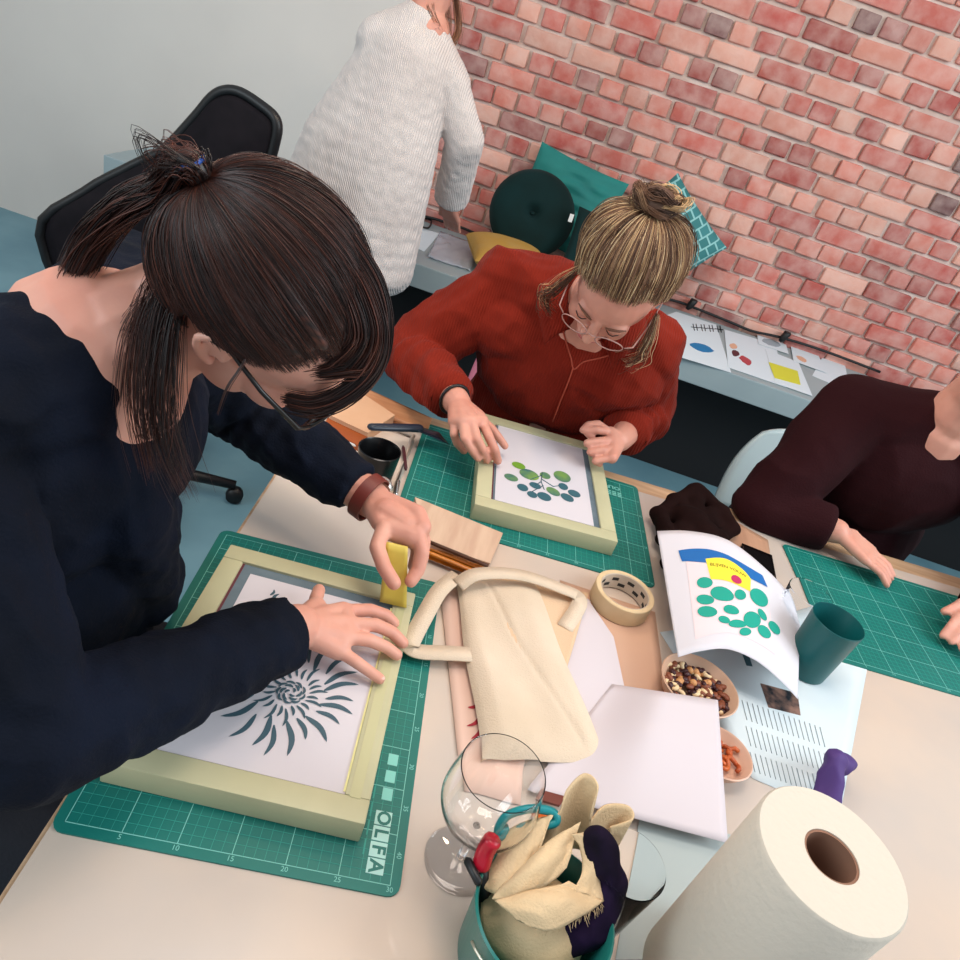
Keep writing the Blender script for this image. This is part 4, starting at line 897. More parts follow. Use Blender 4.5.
def palm(B, wrist, mcps, r=.012, thumb=None):
    for i, m_ in enumerate(mcps):
        B.cap(wrist, r*1.35, m_, r*.93)
        if i: B.cap(m_, r*.93, mcps[i-1], r*.93); B.cap((wrist+m_)/2, r*1.15, (wrist+mcps[i-1])/2, r*1.15)
    if thumb is not None: B.cap(wrist*.6+thumb*.4, r*1.2, thumb, r*1.0); B.cap(thumb, r*.95, (wrist+mcps[0])/2, r)
def nails(person, pts): pass
def strand_mesh(paths, rad, cols):
    """3-sided tubes; paths list of (k,3)"""
    V, Fc, K = [], [], []; b = 0
    for p, r, c in zip(paths, rad, cols):
        k = len(p); t = np.gradient(p, axis=0); t /= np.linalg.norm(t, axis=1, keepdims=True)+1e-9
        ref = np.array([.3, .5, .8]); u = np.cross(t, ref); u /= np.linalg.norm(u, axis=1, keepdims=True)+1e-9; w_ = np.cross(t, u)
        prof = np.sin(np.linspace(.35, PI-.12, k))**.6
        for j in range(3):
            a = 2*PI*j/3; V.append(p+(np.outer(prof, [1]*3)*r)*(math.cos(a)*u+math.sin(a)*w_))
        # order: j-major
        for i in range(k-1):
            for j in range(3):
                j2 = (j+1) % 3; Fc.append((b+j*k+i, b+j2*k+i, b+j2*k+i+1, b+j*k+i+1))
        K += [c]*(3*k); b += 3*k
    return np.concatenate(V), Fc, K
class Hair:
    """cap of meridians from a pole (tie) to the hairline, over an ellipsoid scalp"""
    def __init__(s, H, cen, rad, pole, ref, off=.012):
        s.H = H; s.cen = np.array(cen); s.rad = np.array(rad); s.pole = unit(pole); s.off = off
        r = np.asarray(ref, float); s.r = unit(r-s.pole*(r@s.pole)); s.q = np.cross(s.pole, s.r)
    def dir(s, a, t): return s.pole*math.cos(t)+(s.r*math.cos(a)+s.q*math.sin(a))*math.sin(t)
    def pt(s, a, t, off=None): 
        d = s.dir(a, t); p = s.cen+d*(s.rad+(s.off if off is None else off)); return s.H.w(*p)
    def cap(s, limit, m, person, name='hair', nt=40, na=220, groove=.0016, fall=None, cols=None, voln=0.004):
        V = []; K = []
        for j in range(nt+1):
            for i in range(na):
                a = 2*PI*i/na; t = limit(a)*j/nt; x = j/nt
                gv = groove*(noise.noise(Vector((math.cos(a)*9, math.sin(a)*9, x*1.2)))+.6*noise.noise(Vector((math.cos(a)*28, math.sin(a)*28, x*1.5))))*2*min(x*3, 1)
                vol = voln*math.sin(min(x*1.15, 1)*PI)
                o = (s.off+vol)*(1 if x < .93 else (1-(x-.93)/.07*.85))+gv
                V.append(s.pt(a, t, o)); K.append(cols(a, x))
        Fc = [(j*na+i, j*na+(i+1) % na, (j+1)*na+(i+1) % na, (j+1)*na+i) for j in range(nt) for i in range(na)]
        return mesh(name, V, Fc, m, person, cols=np.array(K))
    def strands(s, limit, n, cols, voln=.004, lift=.0015, ext=0, rr=(.0004, .0009)):
        P_, R_, K_ = [], [], []
        for _ in range(n):
            a = rng.uniform(0, 2*PI); w_ = rng.normal(0, .03); L_ = limit(a); e = 1+rng.uniform(-.05, ext) ; t0 = rng.uniform(0, .25) if rng.uniform() < .5 else rng.uniform(0, .6)
            ts = np.linspace(t0, e, 18); lf = rng.uniform(.0, 1)*lift*(3 if rng.uniform() < .06 else 1); ph = rng.uniform(0, 6)
            p = np.array([s.pt(a+w_*math.sin(x*3+ph), L_*x, (s.off+voln*math.sin(min(x*1.15, 1)*PI))+lf*math.sin(min(max(x-t0, 0)/(e-t0), 1)*PI)+.0003) for x in ts])
            P_.append(p); R_.append(rng.uniform(*rr)); K_.append(cols(a, t0+.2))
        return P_, R_, K_
def loose(paths, spread, n, rr, colf):
    """thicken guide curves (world points) into locks"""
    P_, R_, K_ = [], [], []
    for g_ in paths:
        c = np.array(cr(g_, 5)); k = len(c); c_ = colf()
        for _ in range(n):
            o = rng.normal(0, spread, 3); o2 = rng.normal(0, spread*.5, 3); tt = np.linspace(0, 1, k)[:, None]
            P_.append(c+o*(.5+.8*np.sin(tt*PI*.7))+o2*tt); R_.append(rng.uniform(*rr)); K_.append(np.clip(np.array(c_)*rng.uniform(.75, 1.3), 0, 1))
    return P_, R_, K_
def finish_hair(sets, m, person, name):
    P_, R_, K_ = [], [], []
    for a in sets: P_ += a[0]; R_ += a[1]; K_ += a[2]
    V, Fc, K = strand_mesh(P_, R_, K_); o = mesh(name, V, Fc, m, person, cols=np.array(K)); return o
def person(name_label, V, Fc, m):
    o = mesh('person', V, Fc, m); tag(o, name_label, 'person'); return o
def legs(B, hips, knees, ankles, toes, r=(.085, .055, .038), k=1.0):
    for h, kn, an, to in zip(hips, knees, ankles, toes):
        B.chain([np.array(h, float), np.array(kn, float), np.array(an, float)], [r[0]*k, r[1]*k, r[2]*k])
        B.cap(np.array(an)+[0, 0, -.02], r[2]*.9, np.array(to), r[2]*.75)
m_jean = mat('dark_trousers', '14161f', .85, bump=.2, bscale=300)
m_shoe = mat('black_shoe', '101012', .5)
def chair(label, c, ang, m_seat, m_leg, seatz=.46, back=.40, w=.44, bw=.42, name='dining_chair', backtop=None, group=None):
    """shell chair, front towards direction ang"""
    R = rotz(ang); e = empty(name, c); tag(e, label, 'chair', group); c = np.array(c, float)
    Q = lambda x, y, z: c+R@np.array([x, y, z])
    mesh('seat', *gridg(lambda u, v: Q((u-.5)*w*(1-.12*(1-v)), (v-.5)*.42, seatz-.012*math.sin(PI*u)*math.sin(PI*v)+.03*(abs(u-.5)*2)**3), 16, 16, .014), m_seat, e)
    mesh('backrest', *gridg(lambda u, v: Q((u-.5)*bw*(1-.25*v**3), -.21-.10*v-.03*(1-(2*u-1)**2), seatz+.04+back*v-.03*v*(2*u-1)**4), 18, 16, .014), m_seat, e)
    mesh('support', *tubeg([Q(0, -.12, seatz-.02), Q(0, -.245, seatz-.0), Q(0, -.27, seatz+.12)], .014, 8), m_leg, e)
    for sx in (-1, 1):
        for sy in (-1, 1): mesh('leg', *tubeg([Q(sx*.15, sy*.14, seatz-.015), Q(sx*.21, sy*.21, .0)], [.014, .009], 10), m_leg, e)
    return e
# ------------------------------------------------------------ woman 1 (navy jumper, glasses)
H1 = Head(P(266, 304, d=.605), (.77, .10, -.63), (.60, -.37, .70), .895)
neck1 = np.array([-.330, .540, 1.125])
B = Blob(); H1.add(B)
B.chain([H1.w(-.02, 0, -.03), H1.w(-.035, 0, -.085)*.6+neck1*.4, neck1], [.054, .052, .058])
shR, shL = np.array([-.415, .385, 1.085]), np.array([-.42, .70, 1.085])
elR = P(35, 738, z=.905); wrR = P(297, 627, z=.828); elL = np.array([-.372, .880, .895]); wrL = P(371, 499, z=.865)
hip1 = np.array([-.50, .50, .60])
B.chain([neck1+[-.03, 0, -.03], (neck1+hip1)/2+[-.03, 0, .0], hip1], [.085, .11, .12]); B.cap(shR, .05, shL, .05)
B.cap(hip1+[0, -.09, 0], .10, hip1+[0, .09, 0], .10)
B.chain([shR, elR, wrR*.5+elR*.5, wrR], [.048, .038, .034, .0265]); B.chain([shL, elL, wrL*.5+elL*.5, wrL], [.048, .038, .034, .0265])
# right hand flat on the screen
zt = TZ+.0028+.032
mc = [P(343, 611, z=zt+.030), P(347, 624, z=zt+.034), P(345, 637, z=zt+.032), P(338, 650, z=zt+.026)]
thb = P(316, 607, z=zt+.030)
palm(B, wrR, mc, .0128, thb)
finger(B, [mc[0], P(370, 610, z=zt+.028), P(386, 615, z=zt+.018), P(394, 623, z=zt+.009)], .0090)
finger(B, [mc[1], P(376, 625, z=zt+.032), P(392, 632, z=zt+.020), P(403, 643, z=zt+.009)], .0092)
finger(B, [mc[2], P(369, 640, z=zt+.028), P(386, 647, z=zt+.016), P(397, 655, z=zt+.009)], .0088)
finger(B, [mc[3], P(355, 661, z=zt+.022), P(369, 671, z=zt+.013), P(380, 679, z=zt+.008)], .0080)
finger(B, [thb, P(316, 599, z=zt+.030), P(319, 590, z=zt+.022)], .0095, .85)
# left hand gripping the scraper
mcl = [P(417, 514, z=.885), P(422, 527, z=.881), P(413, 519, z=.872), P(404, 514, z=.864)]
thl = P(381, 522, z=.870)
palm(B, wrL, [mcl[0], mcl[1], mcl[2]], .0140, thl)
B.cap(P(386, 514, z=.872), .021, P(409, 528, z=.872), .020); B.cap(P(388, 528, z=.868), .016, P(412, 536, z=.870), .017); B.cap(wrL, .024, P(396, 518, z=.868), .022)
finger(B, [P(417, 532, z=.878), P(422, 552, z=.862), P(418, 570, z=.842), P(411, 581, z=.832)], .0108)
finger(B, [mcl[0], P(424, 541, z=.862), P(422, 560, z=.840), P(414, 573, z=.826)], .0100)
finger(B, [P(411, 530, z=.872), P(417, 551, z=.845), P(413, 566, z=.826)], .0092)
finger(B, [P(384, 528, z=.872), P(377, 547, z=.862), P(384, 567, z=.852), P(394, 583, z=.842)], .0108, .86)
legs(B, [hip1+[0, -.09, 0], hip1+[0, .09, 0]], [(-.10, .38, .60), (-.12, .64, .60)], [(-.16, .36, .10), (-.18, .66, .10)], [(-.03, .34, .03), (-.05, .66, .03)], r=(.075, .05, .036))
V, N, Fc = B.build(.0024, 4); V = H1.sculpt(V, N)
w1 = person('person in a navy jumper and glasses bending over the flower screen, dark hair pulled back', V, Fc, m_skin1)
H1.details(w1, mat('brow_dark', '241510', .7))
# nails
def nail(tip, prev, R_, person_, m): 
    d = unit(tip-prev); up_ = unit(np.array([0, 0, 1.])-d*d[2]); mesh('fingernail', *sphereg(tip+up_*R_*.62, (R_*.75, R_*.55, R_*.25), 10, 6, np.stack([d, np.cross(up_, d), up_], 1)), m, person_)
m_nail = mat('nail_pink', 'e8b5a6', .25)
for a, b, z0, z1 in [((386, 615), (394, 623), .018, .009), ((392, 632), (403, 643), .020, .009), ((386, 647), (397, 655), .016, .009), ((369, 671), (380, 679), .013, .008)]:
    nail(P(*b, z=zt+z1), P(*a, z=zt+z0), .0066, w1, m_nail)
# navy jumper
m_navy = mat('navy_knit', '060b16', .9, var='0a1222', vscale=10, spec=.2, bump=.3, bscale=350)
B = Blob(); cuR = wrR*.90+elR*.10; cuL = wrL*.90+elL*.10
B.chain([shR+[0, .01, -.005], elR, (elR+cuR)/2, cuR], [.068, .047, .045, .040], flat_end=True)
B.chain([shL+[0, -.01, -.005], elL, (elL+cuL)/2, cuL], [.072, .055, .050, .036], flat_end=True)
B.chain([shR, neck1+[-.035, 0, -.045], shL], [.07, .082, .07])
B.ell((-.385, .54, 1.00), (.105, .175, .13)); B.ell((-.40, .53, .84), (.105, .17, .16)); B.ell((-.45, .51, .68), (.14, .19, .14))
B.cap((-.31, .50, .98), .045, (-.335, .58, .80), .05)
V, N, Fc = B.build(.003, 10)
V = fold(V, N, .0045, 16, 2, axis=(.5, .8, .2), st=1.5); V = fold(V, N, .0015, 50, 4, ridge=False)
# crumpled folds on the left upper arm
d_ = np.exp(-(((V-elL)**2).sum(1))/.09**2)
ax = unit(wrL-elL); V = V+N*(d_*.0045*np.sin(V@ax*260+3*np.sin(V[:, 1]*40)))[:, None]
mesh('jumper', V, Fc, m_navy, w1)
mesh('cuff', *tubeg([cuR+(cuR-elR)*t for t in (-.10, .0, .02)], [.041, .0415, .038], 28, cap=False), m_navy, w1)
# trousers
B = Blob(); legs(B, [hip1+[0, -.09, 0], hip1+[0, .09, 0]], [(-.10, .38, .60), (-.12, .64, .60)], [(-.16, .36, .14), (-.18, .66, .14)], [(-.16, .36, .12), (-.18, .66, .12)], r=(.09, .062, .05)); B.cap(hip1+[0, -.09, 0], .115, hip1+[0, .09, 0], .115)
V, N, Fc = B.build(.007, 4); mesh('trousers', V, Fc, m_jean, w1)
def shoes(pr_, an, to):
    for a, t in zip(an, to):
        B = Blob(); B.cap(np.array(a)*[1, 1, 0]+[0, 0, .045], .044, np.array(t)*[1, 1, 0]+[0, 0, .037], .036); V, N, Fc = B.build(.006, 3); V[:, 2] = np.maximum(V[:, 2], .001); mesh('shoe', V, Fc, m_shoe, pr_)
shoes(w1, [(-.16, .36, .10), (-.18, .66, .10)], [(-.0, .34, .03), (-.02, .66, .03)])
chair('pale wooden chair under the person in the navy jumper', (-.52, .50, 0), -PI/2+.05, mat('chair_birch', 'b99a78', .5), mat('chair_leg', '8c6f50', .5), seatz=.475, back=.30)
# watch
wax = unit(wrL-elL); wc = wrL+wax*(-.004)
g = G(); u_, v_, _ = frame_to(wax)
for k in range(3): pass
ringp = [wc+(u_*math.cos(a)+v_*math.sin(a))*.0315 for a in np.linspace(0, 2*PI, 30, endpoint=False)]
Vw = []; 
for p in ringp: n_ = unit(p-wc); Vw += [p-wax*.009, p+wax*.009, p+wax*.009+n_*.0022, p-wax*.009+n_*.0022]
Fw = [(i*4+j, i*4+(j+1) % 4, ((i+1) % 30)*4+(j+1) % 4, ((i+1) % 30)*4+j) for i in range(30) for j in range(4)]
ww = mesh('wrist_watch', Vw, Fw, mat('watch_strap', '6a2a22', .45), w1, sharp=40)
far_ = unit(P(397, 493, z=.87)-P(372, 497, z=.87)); side = unit(far_-wax*(far_@wax)); cpos = wc+side*.0325
mesh('watch_case', *latheg([(.001, -.003), (.015, -.003), (.016, 0), (.015, .005), (.001, .0055)], cpos, 28, axis=side), mat('watch_steel', 'd8d4cc', .2, metal=.9), ww, sharp=40)
# glasses
def glasses(H, pr_, m, r=.0013, lensr=(.024, .019), clear=False):
    g = G()
    for y in (-1, 1):
        ring = [H.w(.113-.010*abs(math.cos(a))*0-.006*((y*.034+lensr[0]*math.cos(a))/.055)**2, y*.034+lensr[0]*math.cos(a), -.002+lensr[1]*math.sin(a)) for a in np.linspace(0, 2*PI, 28, endpoint=False)]
        rim_ = mesh('lens_rim', *tubeg(ring, r*1.2, 8, closed=True), m, pr_)
        c = sum(ring)/len(ring); mesh('lens', [c]+ring, [(0, i+1, (i+1) % 28+1) for i in range(28)], mat('lens_glass', (1, 1, 1), .02, trans=1, ior=1.0, alpha=.35), rim_)
        mesh('temple', *tubeg([H.w(.106, y*.060, .006), H.w(.098, y*.072, .008), H.w(.05, y*.078, .014), H.w(.008, y*.079, .022), H.w(-.012, y*.078, .008)], [r*1.2, r*1.5, r*1.3, r*1.2, r], 8), m, pr_)
    mesh('bridge', *tubeg([H.w(.113, .011, .004), H.w(.116, 0, .007), H.w(.113, -.011, .004)], r, 8), m, pr_)
glasses(H1, w1, mat('frame_black', '17120f', .3), .0016)
# hair
m_hair1 = mat('hair_dark_brown', '2a1611', .42, attr=True, spec=.55)
def col1(a=0, x=0):
    b = np.array(rgb('1b0d0b')); h = np.array(rgb('6a3320')); k = np.clip(rng.normal(.18, .25), 0, 1); return b*(1-k)+h*k
pole1 = (-.92, -.10, .30)
hr = Hair(H1, (-.008, 0, .024), (.098, .079, .086), pole1, (1, 0, 0), .008)
def lim1(a):
    # a=0 towards the forehead, +-pi/2 sides, pi nape
    ca = math.cos(a)
    for lo, hi in ((1.0, 1.0),): pass
    fr = 1.92; side_ = 1.50; nape = 1.55
    return float(np.interp(ca, [-1, -.3, -.1, .1, .3, .5, .7, 1], [1.55, 1.48, 1.26, 1.14, 1.46, 1.72, 1.88, 1.97]))
hc = hr.cap(lim1, m_hair1, w1, cols=col1, voln=.006)
sets = [hr.strands(lim1, 7000, col1, voln=.006, lift=.0022, ext=.02, rr=(.00022, .0005))]
# side swept fringe curving over the forehead down to the glasses hinge
def pxlock(pts): return [P(a, b, d=d_) for a, b, d_ in pts]
F1 = [(355, 235, .545), (382, 280, .56), (389, 325, .575), (380, 368, .59), (352, 398, .597), (318, 412, .597), (292, 408, .595)]
F2 = [(340, 245, .54), (366, 290, .552), (378, 335, .565), (366, 368, .582), (340, 390, .59), (312, 400, .592), (286, 396, .592)]
U1 = [(318, 250, .535), (344, 300, .542), (352, 338, .556), (330, 358, .572), (300, 362, .575), (272, 352, .572), (250, 340, .568)]
U2 = [(300, 260, .532), (318, 305, .54), (318, 332, .55), (300, 345, .56), (275, 342, .562), (248, 330, .56), (228, 326, .56)]
gl = []
for A_, B_, n_, s_ in ((F1, F2, 20, .0020), (U1, U2, 22, .0022)):
    for i in range(n_):
        t = i/(n_-1); gl.append(pxlock([tuple(np.array(p)*(1-t)+np.array(q)*t) for p, q in zip(A_, B_)]))
for i in range(10):
    t = i/9; gl.append(pxlock([tuple(np.array(p)*(1-t)+np.array(q)*t+np.array([0, 0, -.002])) for p, q in zip(F2[:4]+[(350, 372, .58), (322, 376, .585)], U1[:4]+[(322, 364, .575), (296, 368, .578)])]))
sets.append(loose(gl, .0018, 26, (.0004, .0008), lambda: col1()))
# loose locks falling behind the ear along the neck
gl = []
for (pts) in [[(190, 262, .56), (168, 300, .56), (160, 350, .56), (158, 400, .57), (170, 450, .58), (188, 492, .59)], [(180, 262, .56), (158, 310, .56), (150, 360, .56), (150, 420, .57), (160, 450, .58)], [(196, 270, .56), (176, 310, .56), (168, 360, .555), (166, 410, .565), (178, 470, .58)], [(170, 262, .565), (150, 290, .57), (140, 350, .57), (138, 410, .58), (150, 470, .59)], [(172, 330, .555), (162, 390, .56), (160, 440, .57)], [(145, 300, .575), (128, 340, .58), (120, 400, .59)]]:
    gl.append([P(a, b, d=d_) for a, b, d_ in pts])
sets.append(loose(gl, .0045, 70, (.00015, .00035), lambda: col1()))
gl = [[P(251, 345, d=.545), P(243, 365, d=.543), P(228, 388, d=.545), P(218, 415, d=.552)]]
sets.append(loose(gl, .0006, 5, (.0003, .0005), lambda: col1()))
# bun and ponytail behind the tie
tie = H1.w(*(np.array((-.008, 0, .024))+unit(pole1)*np.array((.098, .079, .086))*1.20))
gl = []
pd = tie-H1.C; pdn = unit(pd)
PT = [tie-pdn*.014, tie+pdn*.004, P(172, 182, d=.545), P(135, 200, d=.56), P(100, 232, d=.585), P(80, 270, d=.60)]
u1_, v1_, _ = frame_to(pdn)
for i in range(60):
    a = rng.uniform(0, 6.28); rr = rng.uniform(.004, .014); off_ = (u1_*math.cos(a)+v1_*math.sin(a))*rr
    gl.append([PT[0]+off_*.3, PT[1]+off_*.8]+[p+off_+rng.normal(0, .002, 3) for p in PT[2:]])
sets.append(loose(gl, .003, 26, (.0004, .0008), lambda: col1()))
gl = [[tie+rng.normal(0, .006, 3), tie+pdn*.006+rng.normal(0, .006, 3), tie+rng.normal(0, .009, 3)+[-.02, 0, 0], P(160+rng.uniform(-15, 15), 182+rng.uniform(-8, 8), d=.535)] for _ in range(14)]
sets.append(loose(gl, .002, 6, (.0002, .0004), lambda: col1()*1.4))
finish_hair(sets, m_hair1, w1, 'hair_strands')
pt_ = cr(PT, 5); V, Fc = tubeg(pt_, [.004]+[.010]*(len(pt_)-2)+[.006], 14)
mesh('ponytail', V, Fc, m_hair1, w1, cols=np.array([rgb('1d0f0c')]*len(V)))
u1_, v1_, _ = frame_to(pdn)
mesh('hair_tie', *tubeg([tie+pdn*.004+(u1_*math.cos(a)+v1_*math.sin(a))*.0100 for a in np.linspace(0, 2*PI, 24, endpoint=False)], .0022, 8, closed=True), mat('blue_tie', '1c4a9c', .5), w1)
# yellow scraper in the left hand
sa, sb = P(397, 545, z=.868), P(393, 605, z=zt+.004)
ed = unit(P(410, 610, z=zt)-P(380, 603, z=zt)); 
scr = lambda u, v: sb*(1-v)+sa*v+ed*(u-.5)*(.036-.008*v)
sr = mesh('scraper', *gridg(scr, 6, 8, .004), mat('yellow_scraper', 'd8bf56', .45, var='ceb34a', vscale=30)); tag(sr, 'small yellow plastic scraper held upright in the left hand on the large screen', 'scraper')
# ------------------------------------------------------------ woman 2 (rust corduroy shirt)
H2 = Head(P(620, 281, d=1.24), (-.16, -.66, -.73), (.10, -.74, .66), 1.0)
neck2 = np.array([.095, 1.375, 1.065])
B = Blob(); H2.add(B); B.chain([H2.w(-.02, 0, -.03), (H2.w(-.03, 0, -.09)+neck2)/2, neck2], [.054, .05, .056])
sR, sL = np.array([-.085, 1.465, 1.005]), np.array([.235, 1.44, .985]); eR = P(408, 352, y=1.385); wR = P(457, 402, z=.845); wL = P(619, 440, z=.828); eL = np.array([.300, 1.50, .84])
hip2 = np.array([.08, 1.62, .56])
B.chain([neck2+[0, .04, -.04], (neck2+hip2)/2, hip2], [.08, .11, .12]); B.cap(sR, .05, sL, .05); B.cap(hip2-[.09, 0, 0], .10, hip2+[.09, 0, 0], .10)
B.chain([sR, eR, (eR+wR)/2, wR], [.048, .038, .033, .026]); B.chain([sL, eL, (eL+wL)/2, wL], [.048, .038, .033, .025])
mc = [P(482, 421, z=.850), P(472, 422, z=.854), P(463, 422, z=.850), P(454.5, 421, z=.842)]; th = P(479, 417, z=.838)
palm(B, wR, mc, .0135, th)
zt2 = zt
finger(B, [mc[0], P(489, 437, z=.842), P(495, 450, z=.822), P(498, 461, z=zt2+.009)], .0094)
finger(B, [mc[1], P(477, 439, z=.842), P(483, 450, z=.824), P(487, 460, z=zt2+.008)], .0094)
finger(B, [mc[2], P(465, 439, z=.838), P(471, 449, z=.822), P(478, 458, z=.805)], .0092)
finger(B, [mc[3], P(454, 434, z=.828), P(457, 443, z=.808), P(464, 451, z=.790)], .0086)
finger(B, [th, P(493, 430, z=.832), P(500, 439, z=.818), P(505, 446, z=.806)], .0090, .8)
# left fist at the right rail
mf = [P(611, 432, z=.842), P(613, 440, z=.836), P(614, 449, z=.828), P(612, 458, z=.820)]
palm(B, wL, mf, .0125, None)
for i, (a, b, c_, z) in enumerate([((597, 430), (586, 431), (592, 438), .842), ((600, 441), (587, 443), (594, 448), .832), ((603, 450), (590, 452), (597, 456), .822), ((606, 459), (595, 461), (600, 464), .812)]):
    finger(B, [mf[i], P(*a, z=z+.004), P(*b, z=z-.004), P(*c_, z=z-.014)], .0092-.0004*i)
finger(B, [P(606, 430, z=.845), P(598, 424, z=.850), P(588, 425, z=.846), P(583, 430, z=.838)], .0088, .85)
legs(B, [hip2-[.09, 0, 0], hip2+[.09, 0, 0]], [(-.02, 1.20, .58), (.20, 1.20, .58)], [(-.02, 1.28, .10), (.20, 1.28, .10)], [(-.02, 1.15, .03), (.20, 1.15, .03)], r=(.075, .05, .036))
V, N, Fc = B.build(.0026, 4); V = H2.sculpt(V, N)
w2 = person('person in a rust red corduroy shirt with a blonde bun working on the leaf screen', V, Fc, m_skin2)
H2.details(w2, mat('brow_brown', '6a4432', .7), 'b86a62')
m_cord = mat('rust_corduroy', '701a0c', .85, var='802314', vscale=5, spec=.15, sheen=.03, bump=.5, wave=(60, 1.2, 'X', .002))
B = Blob(); cR = eR*.12+wR*.88; cL = eL*.22+wL*.78
B.chain([sR+[.01, 0, -.005], eR, (eR+cR)/2, cR], [.076, .060, .054, .043], flat_end=True); B.chain([sL+[-.01, 0, -.005], eL, (eL+cL)/2, cL], [.076, .062, .058, .046], flat_end=True)
B.chain([sR, neck2+[-.01, .045, -.035], sL], [.074, .078, .074]); B.chain([sR+[.03, -.02, -.06], sL+[-.03, -.02, -.06]], [.085, .085])
B.ell((.08, 1.47, .90), (.19, .115, .17)); B.ell((.085, 1.53, .72), (.185, .125, .17)); B.ell((.08, 1.60, .58), (.20, .15, .12))
V, N, Fc = B.build(.0035, 10)
V = fold(V, N, .007, 11, 5); V = fold(V, N, .002, 34, 6, ridge=False)
for e_, w_ in ((eR, wR), (eL, wL)):
    d_ = np.exp(-(((V-(e_*.55+w_*.45))**2).sum(1))/.07**2); ax = unit(w_-e_); V = V+N*(d_*.0055*np.sin(V@ax*170+3*np.sin(V[:, 1]*30)))[:, None]
# open collar: drop the front of the neckline
shirt = mesh('shirt', V, Fc, m_cord, w2)
for a, t, fl in ((cR, wR, 1), (cL, wL, 1)):
    e_ = eR if a is cR else eL; ax = unit(t-e_); r_ = .044 if a is cR else .047
    mesh('cuff', *tubeg([a-ax*.028, a-ax*.026, a+ax*.006, a+ax*.008, a-ax*.01], [r_-.002, r_+.002, r_+.002, r_-.001, r_-.004], 28, cap=False), m_cord, w2)
# collar flaps and button placket
nf = neck2+np.array([0, -.055, -.02])
def flap(sgn):
    a = [neck2+np.array([sgn*.058, .03, .035]), neck2+np.array([sgn*.062, -.02, .010]), neck2+np.array([sgn*.030, -.085, -.045])]
    b = [neck2+np.array([sgn*.100, .035, -.005]), neck2+np.array([sgn*.108, -.045, -.02]), neck2+np.array([sgn*.065, -.125, -.075])]
    A_, B_ = cr(a, 5), cr(b, 5); return gridg(lambda u, v: smp(A_, u)*(1-v)+smp(B_, u)*v+np.array([0, 0, .006*math.sin(PI*v)]), 14, 6, .003)
mesh('collar', *flap(-1), m_cord, w2); mesh('collar', *flap(1), m_cord, w2)
from mathutils.bvhtree import BVHTree
bvh = BVHTree.FromPolygons([tuple(v) for v in V], Fc)
def onshirt(pts, off=.001):
    out = []
    for a, b in pts:
        r_ = unit(P(a, b, d=1.0)-CAM); h_, n_, _, _ = bvh.ray_cast(Vector(CAM), Vector(r_))
        if h_ is not None: out.append(np.array(h_)+np.array(n_)*off)
    return out
m_seam = mat('rust_seam', 'a8452f', .8)
for nm_, pts in (('placket', [(573, 368), (568, 383), (561, 400), (554, 418), (549, 430)]), ('collar_edge', [(563, 330), (567, 345), (571, 358), (574, 369), (583, 362), (600, 358), (618, 352), (632, 346)])):
    q_ = onshirt(pts)
    if len(q_) > 2: mesh(nm_, *tubeg(cr(q_, 4), .0016, 6), m_seam, w2)
pk = [neck2+np.array([-.01, -.10, -.075]), P(568, 352, y=1.335)*0+np.array([.055, 1.338, .93]), np.array([.045, 1.345, .84]), np.array([.045, 1.37, .72])]
# hair
m_hair2 = mat('hair_blonde', '7a5a44', .5, attr=True, spec=.35)
def col2(a=0, x=0):
    k = rng.uniform(); base = [np.array(rgb(h)) for h in ('4a3327', '6d4e3b', '8d6c51', 'b8976f', 'd6bd96')]; return base[rng.choice(5, p=[.2, .3, .27, .15, .08])]
pole2 = (-.62, -.20, .76)
h2 = Hair(H2, (-.008, 0, .026), (.097, .078, .087), pole2, (1, 0, 0), .012)
def lim2(a):
    ca = math.cos(a); return .10*noise.noise(Vector((math.cos(a)*4, math.sin(a)*4, 1)))+1.62*max(ca, 0)**1.5+1.50*(1-abs(ca)**1.5)+1.75*max(-ca, 0)**1.5
h2.cap(lim2, m_hair2, w2, cols=lambda a, x: np.array(rgb('5c4233')), voln=.010, groove=.0022)
sets = [h2.strands(lim2, 4200, col2, voln=.011, lift=.005, ext=.03, rr=(.0003, .0008))]
tie2 = H2.w(*(np.array((-.008, 0, .026))+unit(pole2)*np.array((.097, .078, .087))*1.16)); pn = unit(tie2-H2.C); ua, va, _ = frame_to(pn)
gl = []
for i in range(46):     # bun: loops around the pole
    a0 = rng.uniform(0, 6.28); rr = rng.uniform(.020, .042); hh_ = rng.uniform(.0, .030); tw = rng.uniform(.8, 2.2)
    gl.append([tie2+pn*(hh_*math.sin(PI*t)+.004)+(ua*math.cos(a0+tw*t*2)+va*math.sin(a0+tw*t*2))*(rr*(.55+.45*math.sin(PI*t)))+rng.normal(0, .003, 3) for t in np.linspace(0, 1, 6)])
sets.append(loose(gl, .0025, 22, (.0005, .0010), lambda: col2()))
V, Fc = sphereg(tie2+pn*.012, (.036, .036, .024), 20, 12, np.stack([ua, va, pn], 1)); V = [v+pn*.004*noise.noise(Vector(v*60)) for v in V]
mesh('hair_bun', V, Fc, m_hair2, w2, cols=np.array([np.array(rgb('4f382b'))]*len(V)))
mesh('hair_tie', *tubeg([tie2+pn*.000+(ua*math.cos(a)+va*math.sin(a))*.024 for a in np.linspace(0, 2*PI, 24, endpoint=False)], .005, 8, closed=True), mat('black_tie', '14100f', .6), w2)
gl = []
